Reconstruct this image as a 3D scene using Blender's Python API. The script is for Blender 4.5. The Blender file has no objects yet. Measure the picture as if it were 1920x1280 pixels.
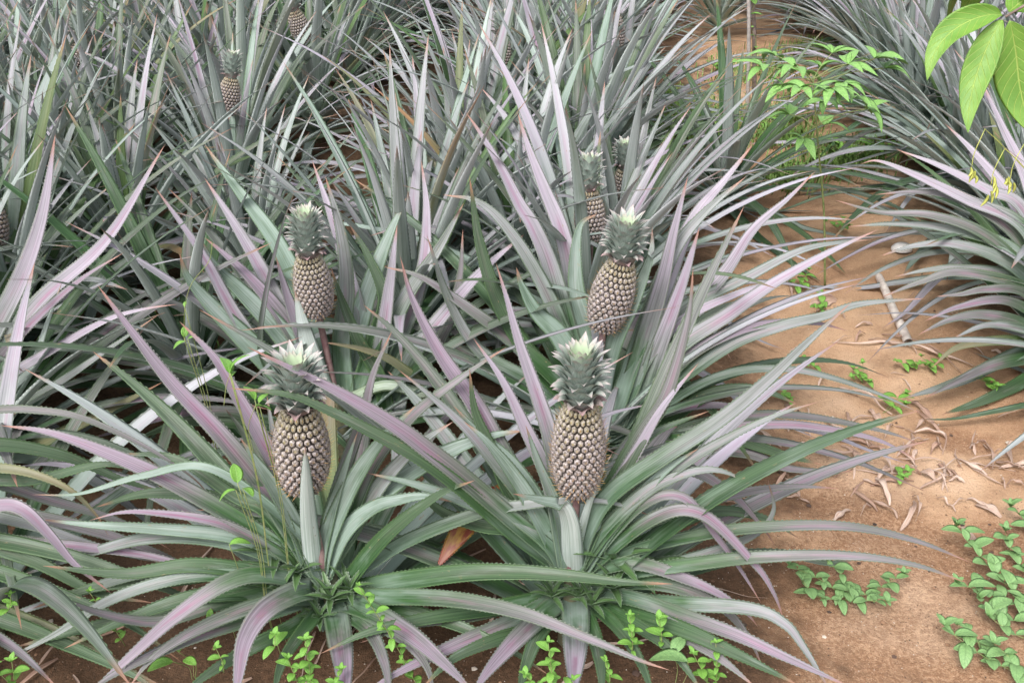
import bpy, math, random
from mathutils import Vector, Matrix, noise
R = math.radians
random.seed(7)
sc = bpy.context.scene
C = sc.collection

# ------------------------------------------------------------------ camera
PITCH, CAMH, FPX = R(28), 1.67, 1867.0
cd = bpy.data.cameras.new('camera'); cam = bpy.data.objects.new('camera', cd); C.objects.link(cam)
cd.sensor_width = 36; cd.lens = FPX / 1920 * 36; cd.clip_start = .05; cd.clip_end = 500
cam.location = (0, 0, CAMH); cam.rotation_euler = (R(90) - PITCH, 0, 0)
sc.camera = cam

# ------------------------------------------------------------------ sky and light (overcast)
w = bpy.data.worlds.new('World'); sc.world = w; w.use_nodes = True
nt = w.node_tree; nt.nodes.clear()
sky = nt.nodes.new('ShaderNodeTexSky'); sky.sky_type = 'NISHITA'; sky.sun_disc = False
SUN_EL, SUN_AZ = R(52), R(207)
sky.sun_elevation = SUN_EL; sky.sun_rotation = SUN_AZ; sky.dust_density = 4; sky.air_density = 1.0
hs = nt.nodes.new('ShaderNodeHueSaturation'); hs.inputs['Saturation'].default_value = .30
bg = nt.nodes.new('ShaderNodeBackground'); bg.inputs['Strength'].default_value = .15
wo = nt.nodes.new('ShaderNodeOutputWorld')
nt.links.new(sky.outputs[0], hs.inputs['Color']); nt.links.new(hs.outputs[0], bg.inputs[0]); nt.links.new(bg.outputs[0], wo.inputs[0])
sd = bpy.data.lights.new('sun', 'SUN'); sd.energy = 1.3; sd.angle = R(20); sd.color = (1, .97, .955)
so = bpy.data.objects.new('sun', sd); C.objects.link(so)
sv = Vector((math.sin(SUN_AZ) * math.cos(SUN_EL), math.cos(SUN_AZ) * math.cos(SUN_EL), math.sin(SUN_EL)))
so.rotation_euler = sv.to_track_quat('Z', 'Y').to_euler()
sc.view_settings.view_transform = 'Standard'; sc.view_settings.look = 'None'
sc.view_settings.exposure = .78; sc.view_settings.gamma = 1

# ------------------------------------------------------------------ pixel -> place
CP, SP = math.cos(PITCH), math.sin(PITCH)
def ray(px, py):
    u = (px - 960) / FPX; v = (640 - py) / FPX
    return Vector((u, CP + v * SP, -SP + v * CP))
def P(px, py, Y):
    d = ray(px, py); return Vector((0, 0, CAMH)) + d * (Y / d.y)
def G(px, py, z=0.0):
    d = ray(px, py); return Vector((0, 0, CAMH)) + d * ((z - CAMH) / d.z)

# ------------------------------------------------------------------ node helpers
class N:
    def __init__(s, name):
        s.m = bpy.data.materials.new(name); s.m.use_nodes = True; s.t = s.m.node_tree; s.t.nodes.clear()
        s.out = s.n('ShaderNodeOutputMaterial'); s.b = s.n('ShaderNodeBsdfPrincipled'); s.l(s.b.outputs[0], s.out.inputs[0])
    def n(s, t, **k):
        x = s.t.nodes.new(t)
        for a, b in k.items(): setattr(x, a, b)
        return x
    def l(s, a, b): s.t.links.new(a, b)
    def put(s, sock, v):
        if hasattr(v, 'is_output'): s.l(v, sock)
        else: sock.default_value = v
    def math(s, op, a, b=0.0, clamp=False):
        x = s.n('ShaderNodeMath', operation=op, use_clamp=clamp); s.put(x.inputs[0], a); s.put(x.inputs[1], b); return x.outputs[0]
    def mix(s, f, a, b, mode='MIX'):
        x = s.n('ShaderNodeMix', data_type='RGBA', blend_type=mode); s.put(x.inputs[0], f)
        for i, v in ((6, a), (7, b)): s.put(x.inputs[i], (*v, 1) if isinstance(v, tuple) and len(v) == 3 else v)
        return x.outputs[2]
    def ramp(s, v, a, b, lo=0.0, hi=1.0):
        x = s.n('ShaderNodeMapRange', interpolation_type='SMOOTHSTEP'); s.put(x.inputs[0], v)
        for i, q in zip((1, 2, 3, 4), (a, b, lo, hi)): s.put(x.inputs[i], q)
        return x.outputs[0]
    def noise(s, vec, scale, detail=2.0, rough=.5):
        x = s.n('ShaderNodeTexNoise'); s.l(vec, x.inputs['Vector']); x.inputs['Scale'].default_value = scale
        x.inputs['Detail'].default_value = detail; x.inputs['Roughness'].default_value = rough; return x.outputs[0]
    def comb(s, a, b, c):
        x = s.n('ShaderNodeCombineXYZ')
        for i, v in enumerate((a, b, c)): s.put(x.inputs[i], v)
        return x.outputs[0]
    def bump(s, h, strength, dist=.002):
        x = s.n('ShaderNodeBump'); x.inputs['Strength'].default_value = strength; x.inputs['Distance'].default_value = dist
        s.l(h, x.inputs['Height']); s.l(x.outputs[0], s.b.inputs['Normal'])

def uvs(k):
    uv = k.n('ShaderNodeUVMap'); sp = k.n('ShaderNodeSeparateXYZ'); k.l(uv.outputs[0], sp.inputs[0]); return sp.outputs[0], sp.outputs[1]

def blade_material(name, under):
    """object colour: R purple, G grey bloom and painted sky brightness at its top end, B yellowing"""
    k = N(name); u, v = uvs(k)
    oi = k.n('ShaderNodeObjectInfo'); sc_ = k.n('ShaderNodeSeparateColor'); k.l(oi.outputs['Color'], sc_.inputs[0])
    pur, pale, yel = sc_.outputs[0], sc_.outputs[1], sc_.outputs[2]; rnd = k.math('MULTIPLY', oi.outputs['Random'], 37.0)
    c = k.math('ABSOLUTE', k.math('SUBTRACT', u, .5))                      # 0 midrib, .5 edge
    st = k.noise(k.comb(k.math('MULTIPLY', u, 16.0), k.math('MULTIPLY', v, 1.6), rnd), 1.0, 3.0, .65)
    st2 = k.noise(k.comb(k.math('MULTIPLY', u, 46.0), k.math('MULTIPLY', v, 3.0), rnd), 1.0, 2.0, .6)
    bl = k.noise(k.comb(k.math('MULTIPLY', u, 1.6), k.math('MULTIPLY', v, 4.5), rnd), 1.0, 3.0, .55)
    fine = k.noise(k.comb(k.math('MULTIPLY', u, 30.0), k.math('MULTIPLY', v, 300.0), rnd), 1.0, 2.0, .6)
    if not under:
        st = k.math('ADD', .5, k.math('MULTIPLY', k.math('SUBTRACT', st, .5), k.ramp(v, .05, .5, .25, 1.0)))
        green = k.mix(k.ramp(st, .3, .7), (.022, .064, .020), (.064, .138, .046))
        bloom = k.mix(k.ramp(st, .1, .9), (.165, .243, .184), (.295, .382, .325))
        # the bloom is heavy near the base and patchy further out
        f = k.math('ADD', k.math('SUBTRACT', k.math('MULTIPLY', pale, 1.1), .10), k.math('MULTIPLY', k.math('SUBTRACT', bl, .5), 2.2))
        f = k.math('ADD', f, k.ramp(v, .0, .38, .45, -.08))
        f = k.math('ADD', f, k.math('MULTIPLY', k.math('SUBTRACT', st, .5), .8), clamp=True)
        col = k.mix(f, green, bloom)
        lav = k.mix(k.ramp(st, .2, .8), k.mix(k.ramp(pale, .05, .6), (.150, .108, .142), (.262, .218, .268)), k.mix(k.ramp(pale, .05, .6), (.325, .262, .322), (.435, .392, .455)))
        pf = k.math('MULTIPLY', pur, k.ramp(v, .16, .70, .0, 1.25))
        pf = k.math('ADD', pf, k.math('MULTIPLY', k.math('SUBTRACT', bl, .55), k.math('MULTIPLY', pur, 1.3)))
        pf = k.math('MULTIPLY', pf, k.ramp(st, .1, .6, .55, 1.0), clamp=True)
        col = k.mix(pf, col, lav)
        # wine-red band along the middle
        band = k.math('MULTIPLY', k.ramp(c, .04, .24, 1.0, 0.0), k.math('MULTIPLY', k.ramp(v, .25, .5), k.ramp(v, .62, .92, 1.0, .15)))
        band = k.math('MULTIPLY', band, k.math('MULTIPLY', k.ramp(bl, .42, .66), k.math('MULTIPLY', pur, .62)), clamp=True)
        col = k.mix(band, col, (.250, .070, .150))
        rim = k.ramp(c, .36, .47)
        col = k.mix(k.ramp(pale, .95, 1.8, .0, .75), col, k.mix(pf, (.47, .56, .50), (.59, .53, .63)))  # high pale lightens the blade colour, imitating sky light on the back rows
        col = k.mix(k.math('MULTIPLY', rim, .6), col, k.mix(pur, (.06, .13, .03), (.15, .19, .13)))
    else:
        col = k.mix(k.ramp(st, .3, .7), (.34, .42, .37), (.60, .66, .63))
        col = k.mix(k.math('MULTIPLY', k.math('MULTIPLY', pur, .7), k.ramp(v, .3, .9)), col, (.54, .47, .55))
        col = k.mix(k.math('MULTIPLY', k.ramp(bl, .58, .75), .4), col, (.16, .25, .12))
    col = k.mix(k.math('MULTIPLY', yel, k.ramp(bl, .2, .8, .35, 1.0)), col, k.mix(k.math('MULTIPLY', k.ramp(v, .2, .95), k.ramp(yel, .3, .9)), (.16, .25, .045), (.40, .17, .055)))
    tip = k.math('MULTIPLY', k.ramp(v, .90, .985), .8)
    col = k.mix(tip, col, (.36, .17, .11))
    spot = k.math('MULTIPLY', k.ramp(fine, .68, .78), .22)
    col = k.mix(spot, col, (.50, .48, .40))
    k.l(col, k.b.inputs['Base Color'])
    k.put(k.b.inputs['Roughness'], k.ramp(st2, .2, .8, .34, .58)); k.b.inputs['Specular IOR Level'].default_value = .34
    scar = k.noise(k.comb(k.math('MULTIPLY', u, 5.0), k.math('MULTIPLY', v, 26.0), rnd), 1.0, 4.0, .7)
    k.b.inputs['Sheen Weight'].default_value = .06; k.b.inputs['Sheen Roughness'].default_value = .45; k.b.inputs['Sheen Tint'].default_value = (.86, .84, 1, 1)
    k.l(k.mix(k.math('MULTIPLY', k.ramp(scar, .645, .71), .7), col, (.27, .20, .12)), k.b.inputs['Base Color'])
    k.bump(k.math('ADD', st2, k.math('MULTIPLY', st, .5)), .32, .0010)
    return k.m
M_TOP = blade_material('leaf_upper', False); M_UND = blade_material('leaf_lower', True)

def plain(name, a, b, scale=40, rough=.6, bump=.3, detail=4, attr=None):
    k = N(name); tc = k.n('ShaderNodeTexCoord'); n = k.noise(tc.outputs['Object'], scale, detail, .6)
    k.l(k.mix(k.ramp(n, .3, .7), a, b), k.b.inputs['Base Color']); k.b.inputs['Roughness'].default_value = rough
    if bump: k.bump(n, bump, .002)
    return k.m

def crown_material():
    k = N('crown_leaf'); u, v = uvs(k); at = k.n('ShaderNodeAttribute', attribute_name='age'); age = at.outputs['Fac']
    st = k.noise(k.comb(k.math('MULTIPLY', u, 14.0), k.math('MULTIPLY', v, 2.0), age), 1.0, 2.0)
    base = k.mix(k.ramp(st, .3, .7), (.27, .34, .29), (.44, .50, .45))
    col = k.mix(k.ramp(age, .72, .98), base, (.50, .61, .42))
    col = k.mix(k.math('MULTIPLY', k.ramp(v, .62, 1.0), .7), col, (.50, .37, .38))
    col = k.mix(k.math('MULTIPLY', k.ramp(age, .0, .18, 1.0, .0), .6), col, (.28, .085, .11))
    c = k.math('ABSOLUTE', k.math('SUBTRACT', u, .5))
    col = k.mix(k.math('MULTIPLY', k.ramp(c, .40, .5), .4), col, (.56, .50, .50))
    k.l(col, k.b.inputs['Base Color']); k.b.inputs['Roughness'].default_value = .5; k.bump(st, .3, .001)
    return k.m
M_CROWN = crown_material()
def eye_material():
    k = N('fruit_eye'); u, v = uvs(k); at = k.n('ShaderNodeAttribute', attribute_name='age'); age = at.outputs['Fac']
    tc = k.n('ShaderNodeTexCoord'); n = k.noise(tc.outputs['Object'], 260, 3, .6)
    # u: radius inside the eye 0..1 ; v: height on the fruit 0..1
    core = k.mix(k.ramp(n, .35, .65), (.115, .090, .086), (.52, .455, .44))
    top = k.mix(k.ramp(v, .45, .95), core, (.38, .36, .12))
    col = k.mix(k.math('MULTIPLY', k.ramp(u, .05, .45, 1.0, .0), .65), core, k.mix(k.ramp(v, .3, .9), (.33, .22, .18), (.48, .46, .20)))
    col = k.mix(k.math('MULTIPLY', k.ramp(v, .6, 1.1), .35), col, top)
    col = k.mix(k.math('MULTIPLY', age, .3), col, (.22, .20, .12))
    col = k.mix(k.ramp(u, .80, .98), col, (.040, .035, .027))
    k.l(col, k.b.inputs['Base Color']); k.b.inputs['Roughness'].default_value = .42; k.bump(n, .5, .001)
    return k.m
M_EYE = eye_material()
M_GROOVE = plain('fruit_groove', (.025, .02, .015), (.05, .04, .03), 90, .8)
def bract_material():
    k = N('fruit_bract'); u, v = uvs(k)
    col = k.mix(k.ramp(v, .1, 1.0), (.42, .23, .12), (.82, .52, .20)); k.l(col, k.b.inputs['Base Color']); k.b.inputs['Roughness'].default_value = .6; return k.m
M_BRACT = bract_material()
M_STALK = plain('stalk', (.20, .10, .11), (.30, .20, .19), 60, .5)
M_STEM = plain('stem_skin', (.10, .12, .07), (.20, .17, .10), 50, .8)
def shoot_material():
    k = N('offshoot_leaf'); u, v = uvs(k)
    st = k.noise(k.comb(k.math('MULTIPLY', u, 12.0), k.math('MULTIPLY', v, 2.0), 0.0), 1.0, 2.0)
    c = k.math('ABSOLUTE', k.math('SUBTRACT', u, .5))
    col = k.mix(k.ramp(st, .3, .7), (.055, .120, .035), (.120, .205, .080))
    col = k.mix(k.math('MULTIPLY', k.ramp(c, .3, .5), .6), col, (.29, .35, .28))
    k.l(col, k.b.inputs['Base Color']); k.b.inputs['Roughness'].default_value = .4; k.bump(st, .4, .001); return k.m
M_SHOOT = shoot_material()
def broad_material(name, a, b, vein, dense=11.0):
    k = N(name); u, v = uvs(k); c = k.math('ABSOLUTE', k.math('SUBTRACT', u, .5))
    tc = k.n('ShaderNodeTexCoord'); n = k.noise(tc.outputs['Object'], 22, 3, .6)
    fine = k.noise(k.comb(k.math('MULTIPLY', u, 30.0), k.math('MULTIPLY', v, 60.0), 0.0), 1.0, 2.0)
    oi = k.n('ShaderNodeObjectInfo')
    col = k.mix(k.ramp(n, .3, .7), a, b)
    col = k.mix(k.math('MULTIPLY', fine, .35), col, b)
    ph = k.math('FRACT', k.math('MULTIPLY', k.math('SUBTRACT', v, k.math('MULTIPLY', c, .42)), dense))
    ve = k.ramp(k.math('ABSOLUTE', k.math('SUBTRACT', ph, .5)), .0, .085, 1.0, .0)
    ve = k.math('MAXIMUM', ve, k.ramp(c, .004, .028, 1.0, .0))
    col = k.mix(k.math('MULTIPLY', ve, .6), col, vein)
    k.l(col, k.b.inputs['Base Color']); k.b.inputs['Roughness'].default_value = .45
    k.b.inputs['Transmission Weight'].default_value = 0.0
    k.bump(k.math('SUBTRACT', k.math('MULTIPLY', fine, .5), ve), .45, .002)
    return k.m
M_BROAD = broad_material('broad_leaf', (.105, .24, .030), (.19, .35, .055), (.42, .52, .13))
M_SAPL = broad_material('sapling_leaf', (.13, .30, .065), (.24, .44, .12), (.36, .52, .20), 8)
M_CREEP = broad_material('creeper_leaf', (.135, .27, .095), (.24, .40, .15), (.11, .20, .07), 7)
M_WEED = broad_material('weed_leaf', (.105, .27, .035), (.21, .42, .07), (.27, .47, .13), 6)
M_GRASS = plain('grass_blades', (.09, .19, .03), (.20, .32, .07), 6, .6, 0)
M_WEEDSTEM = plain('weed_stem', (.17, .25, .07), (.30, .30, .13), 80, .6)
M_BARK = plain('bark', (.16, .12, .10), (.36, .27, .24), 45, .85, .8)
M_GREYWOOD = plain('grey_wood', (.30, .27, .25), (.46, .41, .38), 45, .85, .8)
M_TWIG = plain('young_twig', (.12, .17, .05), (.24, .26, .10), 60, .6)
def dry_material():
    k = N('dry_leaf'); u, v = uvs(k); oi = k.n('ShaderNodeObjectInfo')
    st = k.noise(k.comb(k.math('MULTIPLY', u, 14.0), k.math('MULTIPLY', v, 2.5), k.math('MULTIPLY', oi.outputs['Random'], 20.0)), 1.0, 4.0, .65)
    a = k.mix(oi.outputs['Random'], (.46, .32, .24), (.70, .58, .49)); b = k.mix(oi.outputs['Random'], (.26, .14, .10), (.46, .31, .24))
    k.l(k.mix(k.ramp(st, .3, .7), b, a), k.b.inputs['Base Color']); k.b.inputs['Roughness'].default_value = .8; k.bump(st, .7, .002); return k.m
M_DRY = dry_material()
def rot_material():
    k = N('withered_leaf'); u, v = uvs(k)
    n = k.noise(k.comb(k.math('MULTIPLY', u, 3.0), k.math('MULTIPLY', v, 6.0), 0.0), 1.0, 4.0, .6)
    col = k.mix(k.ramp(n, .4, .6), (.17, .035, .02), (.30, .17, .03)); col = k.mix(k.ramp(v, .70, .95), col, (.20, .05, .03))
    k.l(col, k.b.inputs['Base Color']); k.b.inputs['Roughness'].default_value = .5; return k.m
M_ROT = rot_material()

# ------------------------------------------------------------------ mesh helpers
class MB:
    def __init__(s): s.v = []; s.f = []; s.uv = []; s.mi = []; s.age = []; s.cur = 0.0
    def vert(s, p): s.v.append((p[0], p[1], p[2])); s.age.append(s.cur); return len(s.v) - 1
    def face(s, idx, uv, m=0): s.f.append(tuple(idx)); s.uv.append(uv); s.mi.append(m)
    def build(s, name, mats, parent=None, smooth=True, origin=None, link=True):
        o3 = origin if origin is not None else (parent.location if parent is not None and parent.parent is None else None)
        if parent is not None and parent.parent is not None: o3 = parent.parent.location
        vs = [(a - o3[0], b - o3[1], c - o3[2]) for a, b, c in s.v] if o3 is not None else s.v
        me = bpy.data.meshes.new(name); me.from_pydata(vs, [], s.f)
        uvl = me.uv_layers.new(name='UVMap'); flat = [c for t in s.uv for q in t for c in q]; uvl.data.foreach_set('uv', flat)
        for m in mats: me.materials.append(m)
        me.polygons.foreach_set('material_index', s.mi)
        me.polygons.foreach_set('use_smooth', [smooth] * len(s.f))
        at = me.attributes.new('age', 'FLOAT', 'POINT'); at.data.foreach_set('value', s.age)
        me.update()
        o = bpy.data.objects.new(name, me)
        if parent is not None: o.parent = parent
        if link: C.objects.link(o)
        return o

EYE = Vector((0, 0, CAMH))
def spline(pts, n):
    """Catmull-Rom through pts, n+1 samples even in arc length"""
    p = [Vector(q) for q in pts]; p = [p[0] * 2 - p[1]] + p + [p[-1] * 2 - p[-2]]
    out = []
    for i in range(1, len(p) - 2):
        a, b, c, d = p[i - 1:i + 3]
        for j in range(14):
            t = j / 14; out.append(.5 * ((2 * b) + (c - a) * t + (2 * a - 5 * b + 4 * c - d) * t * t + (3 * b - a - 3 * c + d) * t ** 3))
    out.append(p[-2]); L = [0]
    for a, b in zip(out, out[1:]): L.append(L[-1] + (b - a).length)
    res = []; k = 0
    for i in range(n + 1):
        t = L[-1] * i / n
        while k < len(L) - 2 and L[k + 1] < t: k += 1
        q = (t - L[k]) / max(1e-9, L[k + 1] - L[k]); res.append(out[k].lerp(out[k + 1], min(1, q)))
    return res, L[-1]

def wprof(s): return (1.0 + .12 * s) * (1 - s ** 2.3) ** 1.0 if s < 1 else 0.0
def ribbon(mb, pts, width, prof=wprof, fold=.32, thick=.0016, nc=6, up=Vector((0, 0, 1)), twist=0.0, roll=0.0, teeth=True,
           n=None, mats=(0, 1), tooth=.0016, outdir=None, wav=0.0, face=0.0):
    """blade along pts with a channelled section, real thickness and toothed margins"""
    if n is None: n = 40
    c, L = spline(pts, n)
    if outdir is None:
        h = c[-1] - c[0]; h.z = 0; outdir = h
    outdir = Vector(outdir); outdir.z = 0
    if outdir.length < 1e-4: outdir = Vector((1, 0, 0))
    S0 = outdir.normalized().cross(Vector((0, 0, 1)))
    ph = random.random() * 6.28
    top = []; bot = []; edges = []
    for i, p in enumerate(c):
        s = i / n
        T = (c[min(n, i + 1)] - c[max(0, i - 1)]).normalized()
        S = (S0 - T * S0.dot(T)).normalized()
        if face:                                     # the blade turns its broad side outward to the open furrow
            V = (EYE - p).normalized(); Sv = T.cross(V).normalized()
            if Sv.dot(S) < 0: Sv = -Sv
            S = (S * (1 - face) + Sv * face).normalized(); S = (S - T * S.dot(T)).normalized()
        Nn = S.cross(T)
        a = roll + twist * max(0, s - .15) + wav * math.sin(s * 9 + ph)
        S, Nn = S * math.cos(a) + Nn * math.sin(a), Nn * math.cos(a) - S * math.sin(a)
        wd = width * prof(s) * .5; fo = fold * (1.25 - .75 * s)
        rt = []; rb = []
        for j in range(nc + 1):
            q = j / nc * 2 - 1
            # channel: sides lift, the width is kept along the curve
            x = q * (1 - .28 * fo * q * q); z = fo * (abs(q) ** 1.7)
            pt = p + S * (wd * x) + Nn * (wd * z)
            th = thick * (1 - .75 * abs(q)) * (1 - .5 * s)
            rt.append(mb.vert(pt)); rb.append(mb.vert(pt - Nn * th) if 0 < j < nc else rt[-1])
        top.append(rt); bot.append(rb); edges.append((p, S, Nn, T, wd))
    for i in range(n):
        for j in range(nc):
            v0, v1 = i / n, (i + 1) / n; u0, u1 = j / nc, (j + 1) / nc
            mb.face((top[i][j], top[i][j + 1], top[i + 1][j + 1], top[i + 1][j]), ((u0, v0), (u1, v0), (u1, v1), (u0, v1)), mats[0])
            mb.face((bot[i][j], bot[i + 1][j], bot[i + 1][j + 1], bot[i][j + 1]), ((u0, v0), (u0, v1), (u1, v1), (u1, v0)), mats[1])
    if teeth:
        for sgn, jj in ((-1, 0), (1, nc)):
            for i in range(2, n - 2):
                p, S, Nn, T, wd = edges[i]
                a = Vector(mb.v[top[i][jj]]); b = Vector(mb.v[top[i + 1][jj]]); m = a.lerp(b, .75)
                tl = tooth * min(1, wd / .008) * random.uniform(.75, 1.2)
                k1 = mb.vert(m + S * sgn * tl + T * tl * .5 + Nn * tl * .35)
                uu = 0 if jj == 0 else 1
                a2 = mb.vert(a.lerp(b, .25)); b2 = mb.vert(b)
                mb.face((a2, b2, k1), ((uu, i / n), (uu, (i + 1) / n), (uu, i / n)), mats[0])
    return L

def tube(mb, pts, r, seg=8, n=16, mat=0, taper=1.0, cap=True):
    c, L = spline(pts, n); rings = []
    for i, p in enumerate(c):
        T = (c[min(n, i + 1)] - c[max(0, i - 1)]).normalized(); a = T.orthogonal().normalized()
        ref = Vector((.31, .2, .93)); a = (ref - T * ref.dot(T)); a = a.normalized() if a.length > .1 else T.orthogonal().normalized()
        b = T.cross(a); rr = r * (1 + (taper - 1) * i / n)
        rings.append([mb.vert(p + (a * math.cos(t) + b * math.sin(t)) * rr) for t in [6.2832 * k / seg for k in range(seg)]])
    for i in range(n):
        for k in range(seg):
            k2 = (k + 1) % seg
            mb.face((rings[i][k], rings[i][k2], rings[i + 1][k2], rings[i + 1][k]), ((k / seg, i / n), ((k + 1) / seg, i / n), ((k + 1) / seg, (i + 1) / n), (k / seg, (i + 1) / n)), mat)
    if cap:
        mb.face(tuple(reversed(rings[0])), tuple((.5, 0) for _ in rings[0]), mat); mb.face(tuple(rings[-1]), tuple((.5, 1) for _ in rings[-1]), mat)
    return L

def thing(name, label, cat, loc, group=None, rz=0):
    o = bpy.data.objects.new(name, None); C.objects.link(o); o.empty_display_size = .05
    o.location = loc; o.rotation_euler = (0, 0, rz); tag(o, label, cat, group); return o
def tag(o, label, cat, group=None):
    o['label'] = label; o['category'] = cat
    if group: o['group'] = group
    return o

# ------------------------------------------------------------------ ground
def relief(x, y):
    h = noise.noise(Vector((x * .55, y * .55, 3))) * .030 + noise.noise(Vector((x * 2.3, y * 2.3, 7))) * .012 + noise.noise(Vector((x * 6, y * 6, 1))) * .016 + abs(noise.noise(Vector((x * 15, y * 15, 5)))) * .014
    xx = x - .12 * (y - 2)                        # distance across the beds; the furrows lie a little lower
    return h - .03 * math.exp(-((xx - 1.05) / .45) ** 2) - .03 * math.exp(-((xx + 1.12) / .3) ** 2)
def build_ground():
    def axis(lo, hi, a, b, fine, coarse):
        out = []; x = a
        while x <= b: out.append(x); x += fine
        s = fine; x = out[-1]
        while x < hi: s = min(s * 1.25, coarse); x += s; out.append(x)
        s = fine; x = out[0]; pre = []
        while x > lo: s = min(s * 1.25, coarse); x -= s; pre.append(x)
        return pre[::-1] + out
    xs = axis(-160, 160, -2.2, 2.8, .025, 12); ys = axis(-40, 260, .9, 8.5, .03, 14)
    mb = MB(); idx = []
    for y in ys: idx.append([mb.vert((x, y, relief(x, y))) for x in xs])
    for j in range(len(ys) - 1):
        for i in range(len(xs) - 1):
            mb.face((idx[j][i], idx[j][i + 1], idx[j + 1][i + 1], idx[j + 1][i]), ((0, 0), (1, 0), (1, 1), (0, 1)))
    k = N('sandy_soil'); tc = k.n('ShaderNodeTexCoord'); o = tc.outputs['Object']
    big = k.noise(o, 1.3, 4, .6); mid = k.noise(o, 9, 5, .65); fine = k.noise(o, 90, 4, .7); grit = k.noise(o, 320, 3, .6)
    col = k.mix(k.ramp(big, .35, .65), (.400, .226, .128), (.610, .400, .250))
    col = k.mix(k.math('MULTIPLY', k.ramp(mid, .45, .7), .5), col, (.270, .145, .080))
    col = k.mix(k.ramp(fine, .35, .7, .0, .55), col, (.56, .37, .225))
    spo = k.n('ShaderNodeSeparateXYZ'); k.l(o, spo.inputs[0])
    crumb = k.ramp(k.math('ADD', k.noise(o, 2.4, 4, .65), k.math('MULTIPLY', k.math('SUBTRACT', 2.5, spo.outputs[1]), .22)), .47, .60)
    col = k.mix(k.math('MULTIPLY', crumb, k.ramp(fine, .38, .58, .25, .85)), col, (.245, .126, .068))
    col = k.mix(k.math('MULTIPLY', k.ramp(big, .52, .68), .45), col, (.68, .49, .35))
    col = k.mix(k.math('MULTIPLY', k.ramp(grit, .60, .68), .75), col, (.12, .065, .038))
    col = k.mix(k.math('MULTIPLY', k.ramp(grit, .40, .34), .55), col, (.72, .56, .40))
    # dark brown over the planted strips and left furrow, sand kept on the path
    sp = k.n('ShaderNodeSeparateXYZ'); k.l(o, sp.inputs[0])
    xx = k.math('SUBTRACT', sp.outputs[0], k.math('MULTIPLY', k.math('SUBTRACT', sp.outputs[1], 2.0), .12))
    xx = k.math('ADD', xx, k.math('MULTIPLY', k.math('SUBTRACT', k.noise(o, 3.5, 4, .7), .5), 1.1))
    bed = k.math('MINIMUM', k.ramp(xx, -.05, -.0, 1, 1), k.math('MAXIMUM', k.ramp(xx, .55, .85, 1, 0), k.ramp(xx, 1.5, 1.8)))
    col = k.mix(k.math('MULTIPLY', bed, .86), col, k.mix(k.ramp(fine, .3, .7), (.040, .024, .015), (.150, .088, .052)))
    k.l(col, k.b.inputs['Base Color']); k.b.inputs['Roughness'].default_value = .92; k.b.inputs['Specular IOR Level'].default_value = .2
    k.bump(k.math('ADD', k.math('MULTIPLY', mid, 1.6), k.math('ADD', fine, k.math('MULTIPLY', grit, .6))), .9, .006)
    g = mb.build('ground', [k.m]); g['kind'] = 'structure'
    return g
build_ground()

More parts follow.
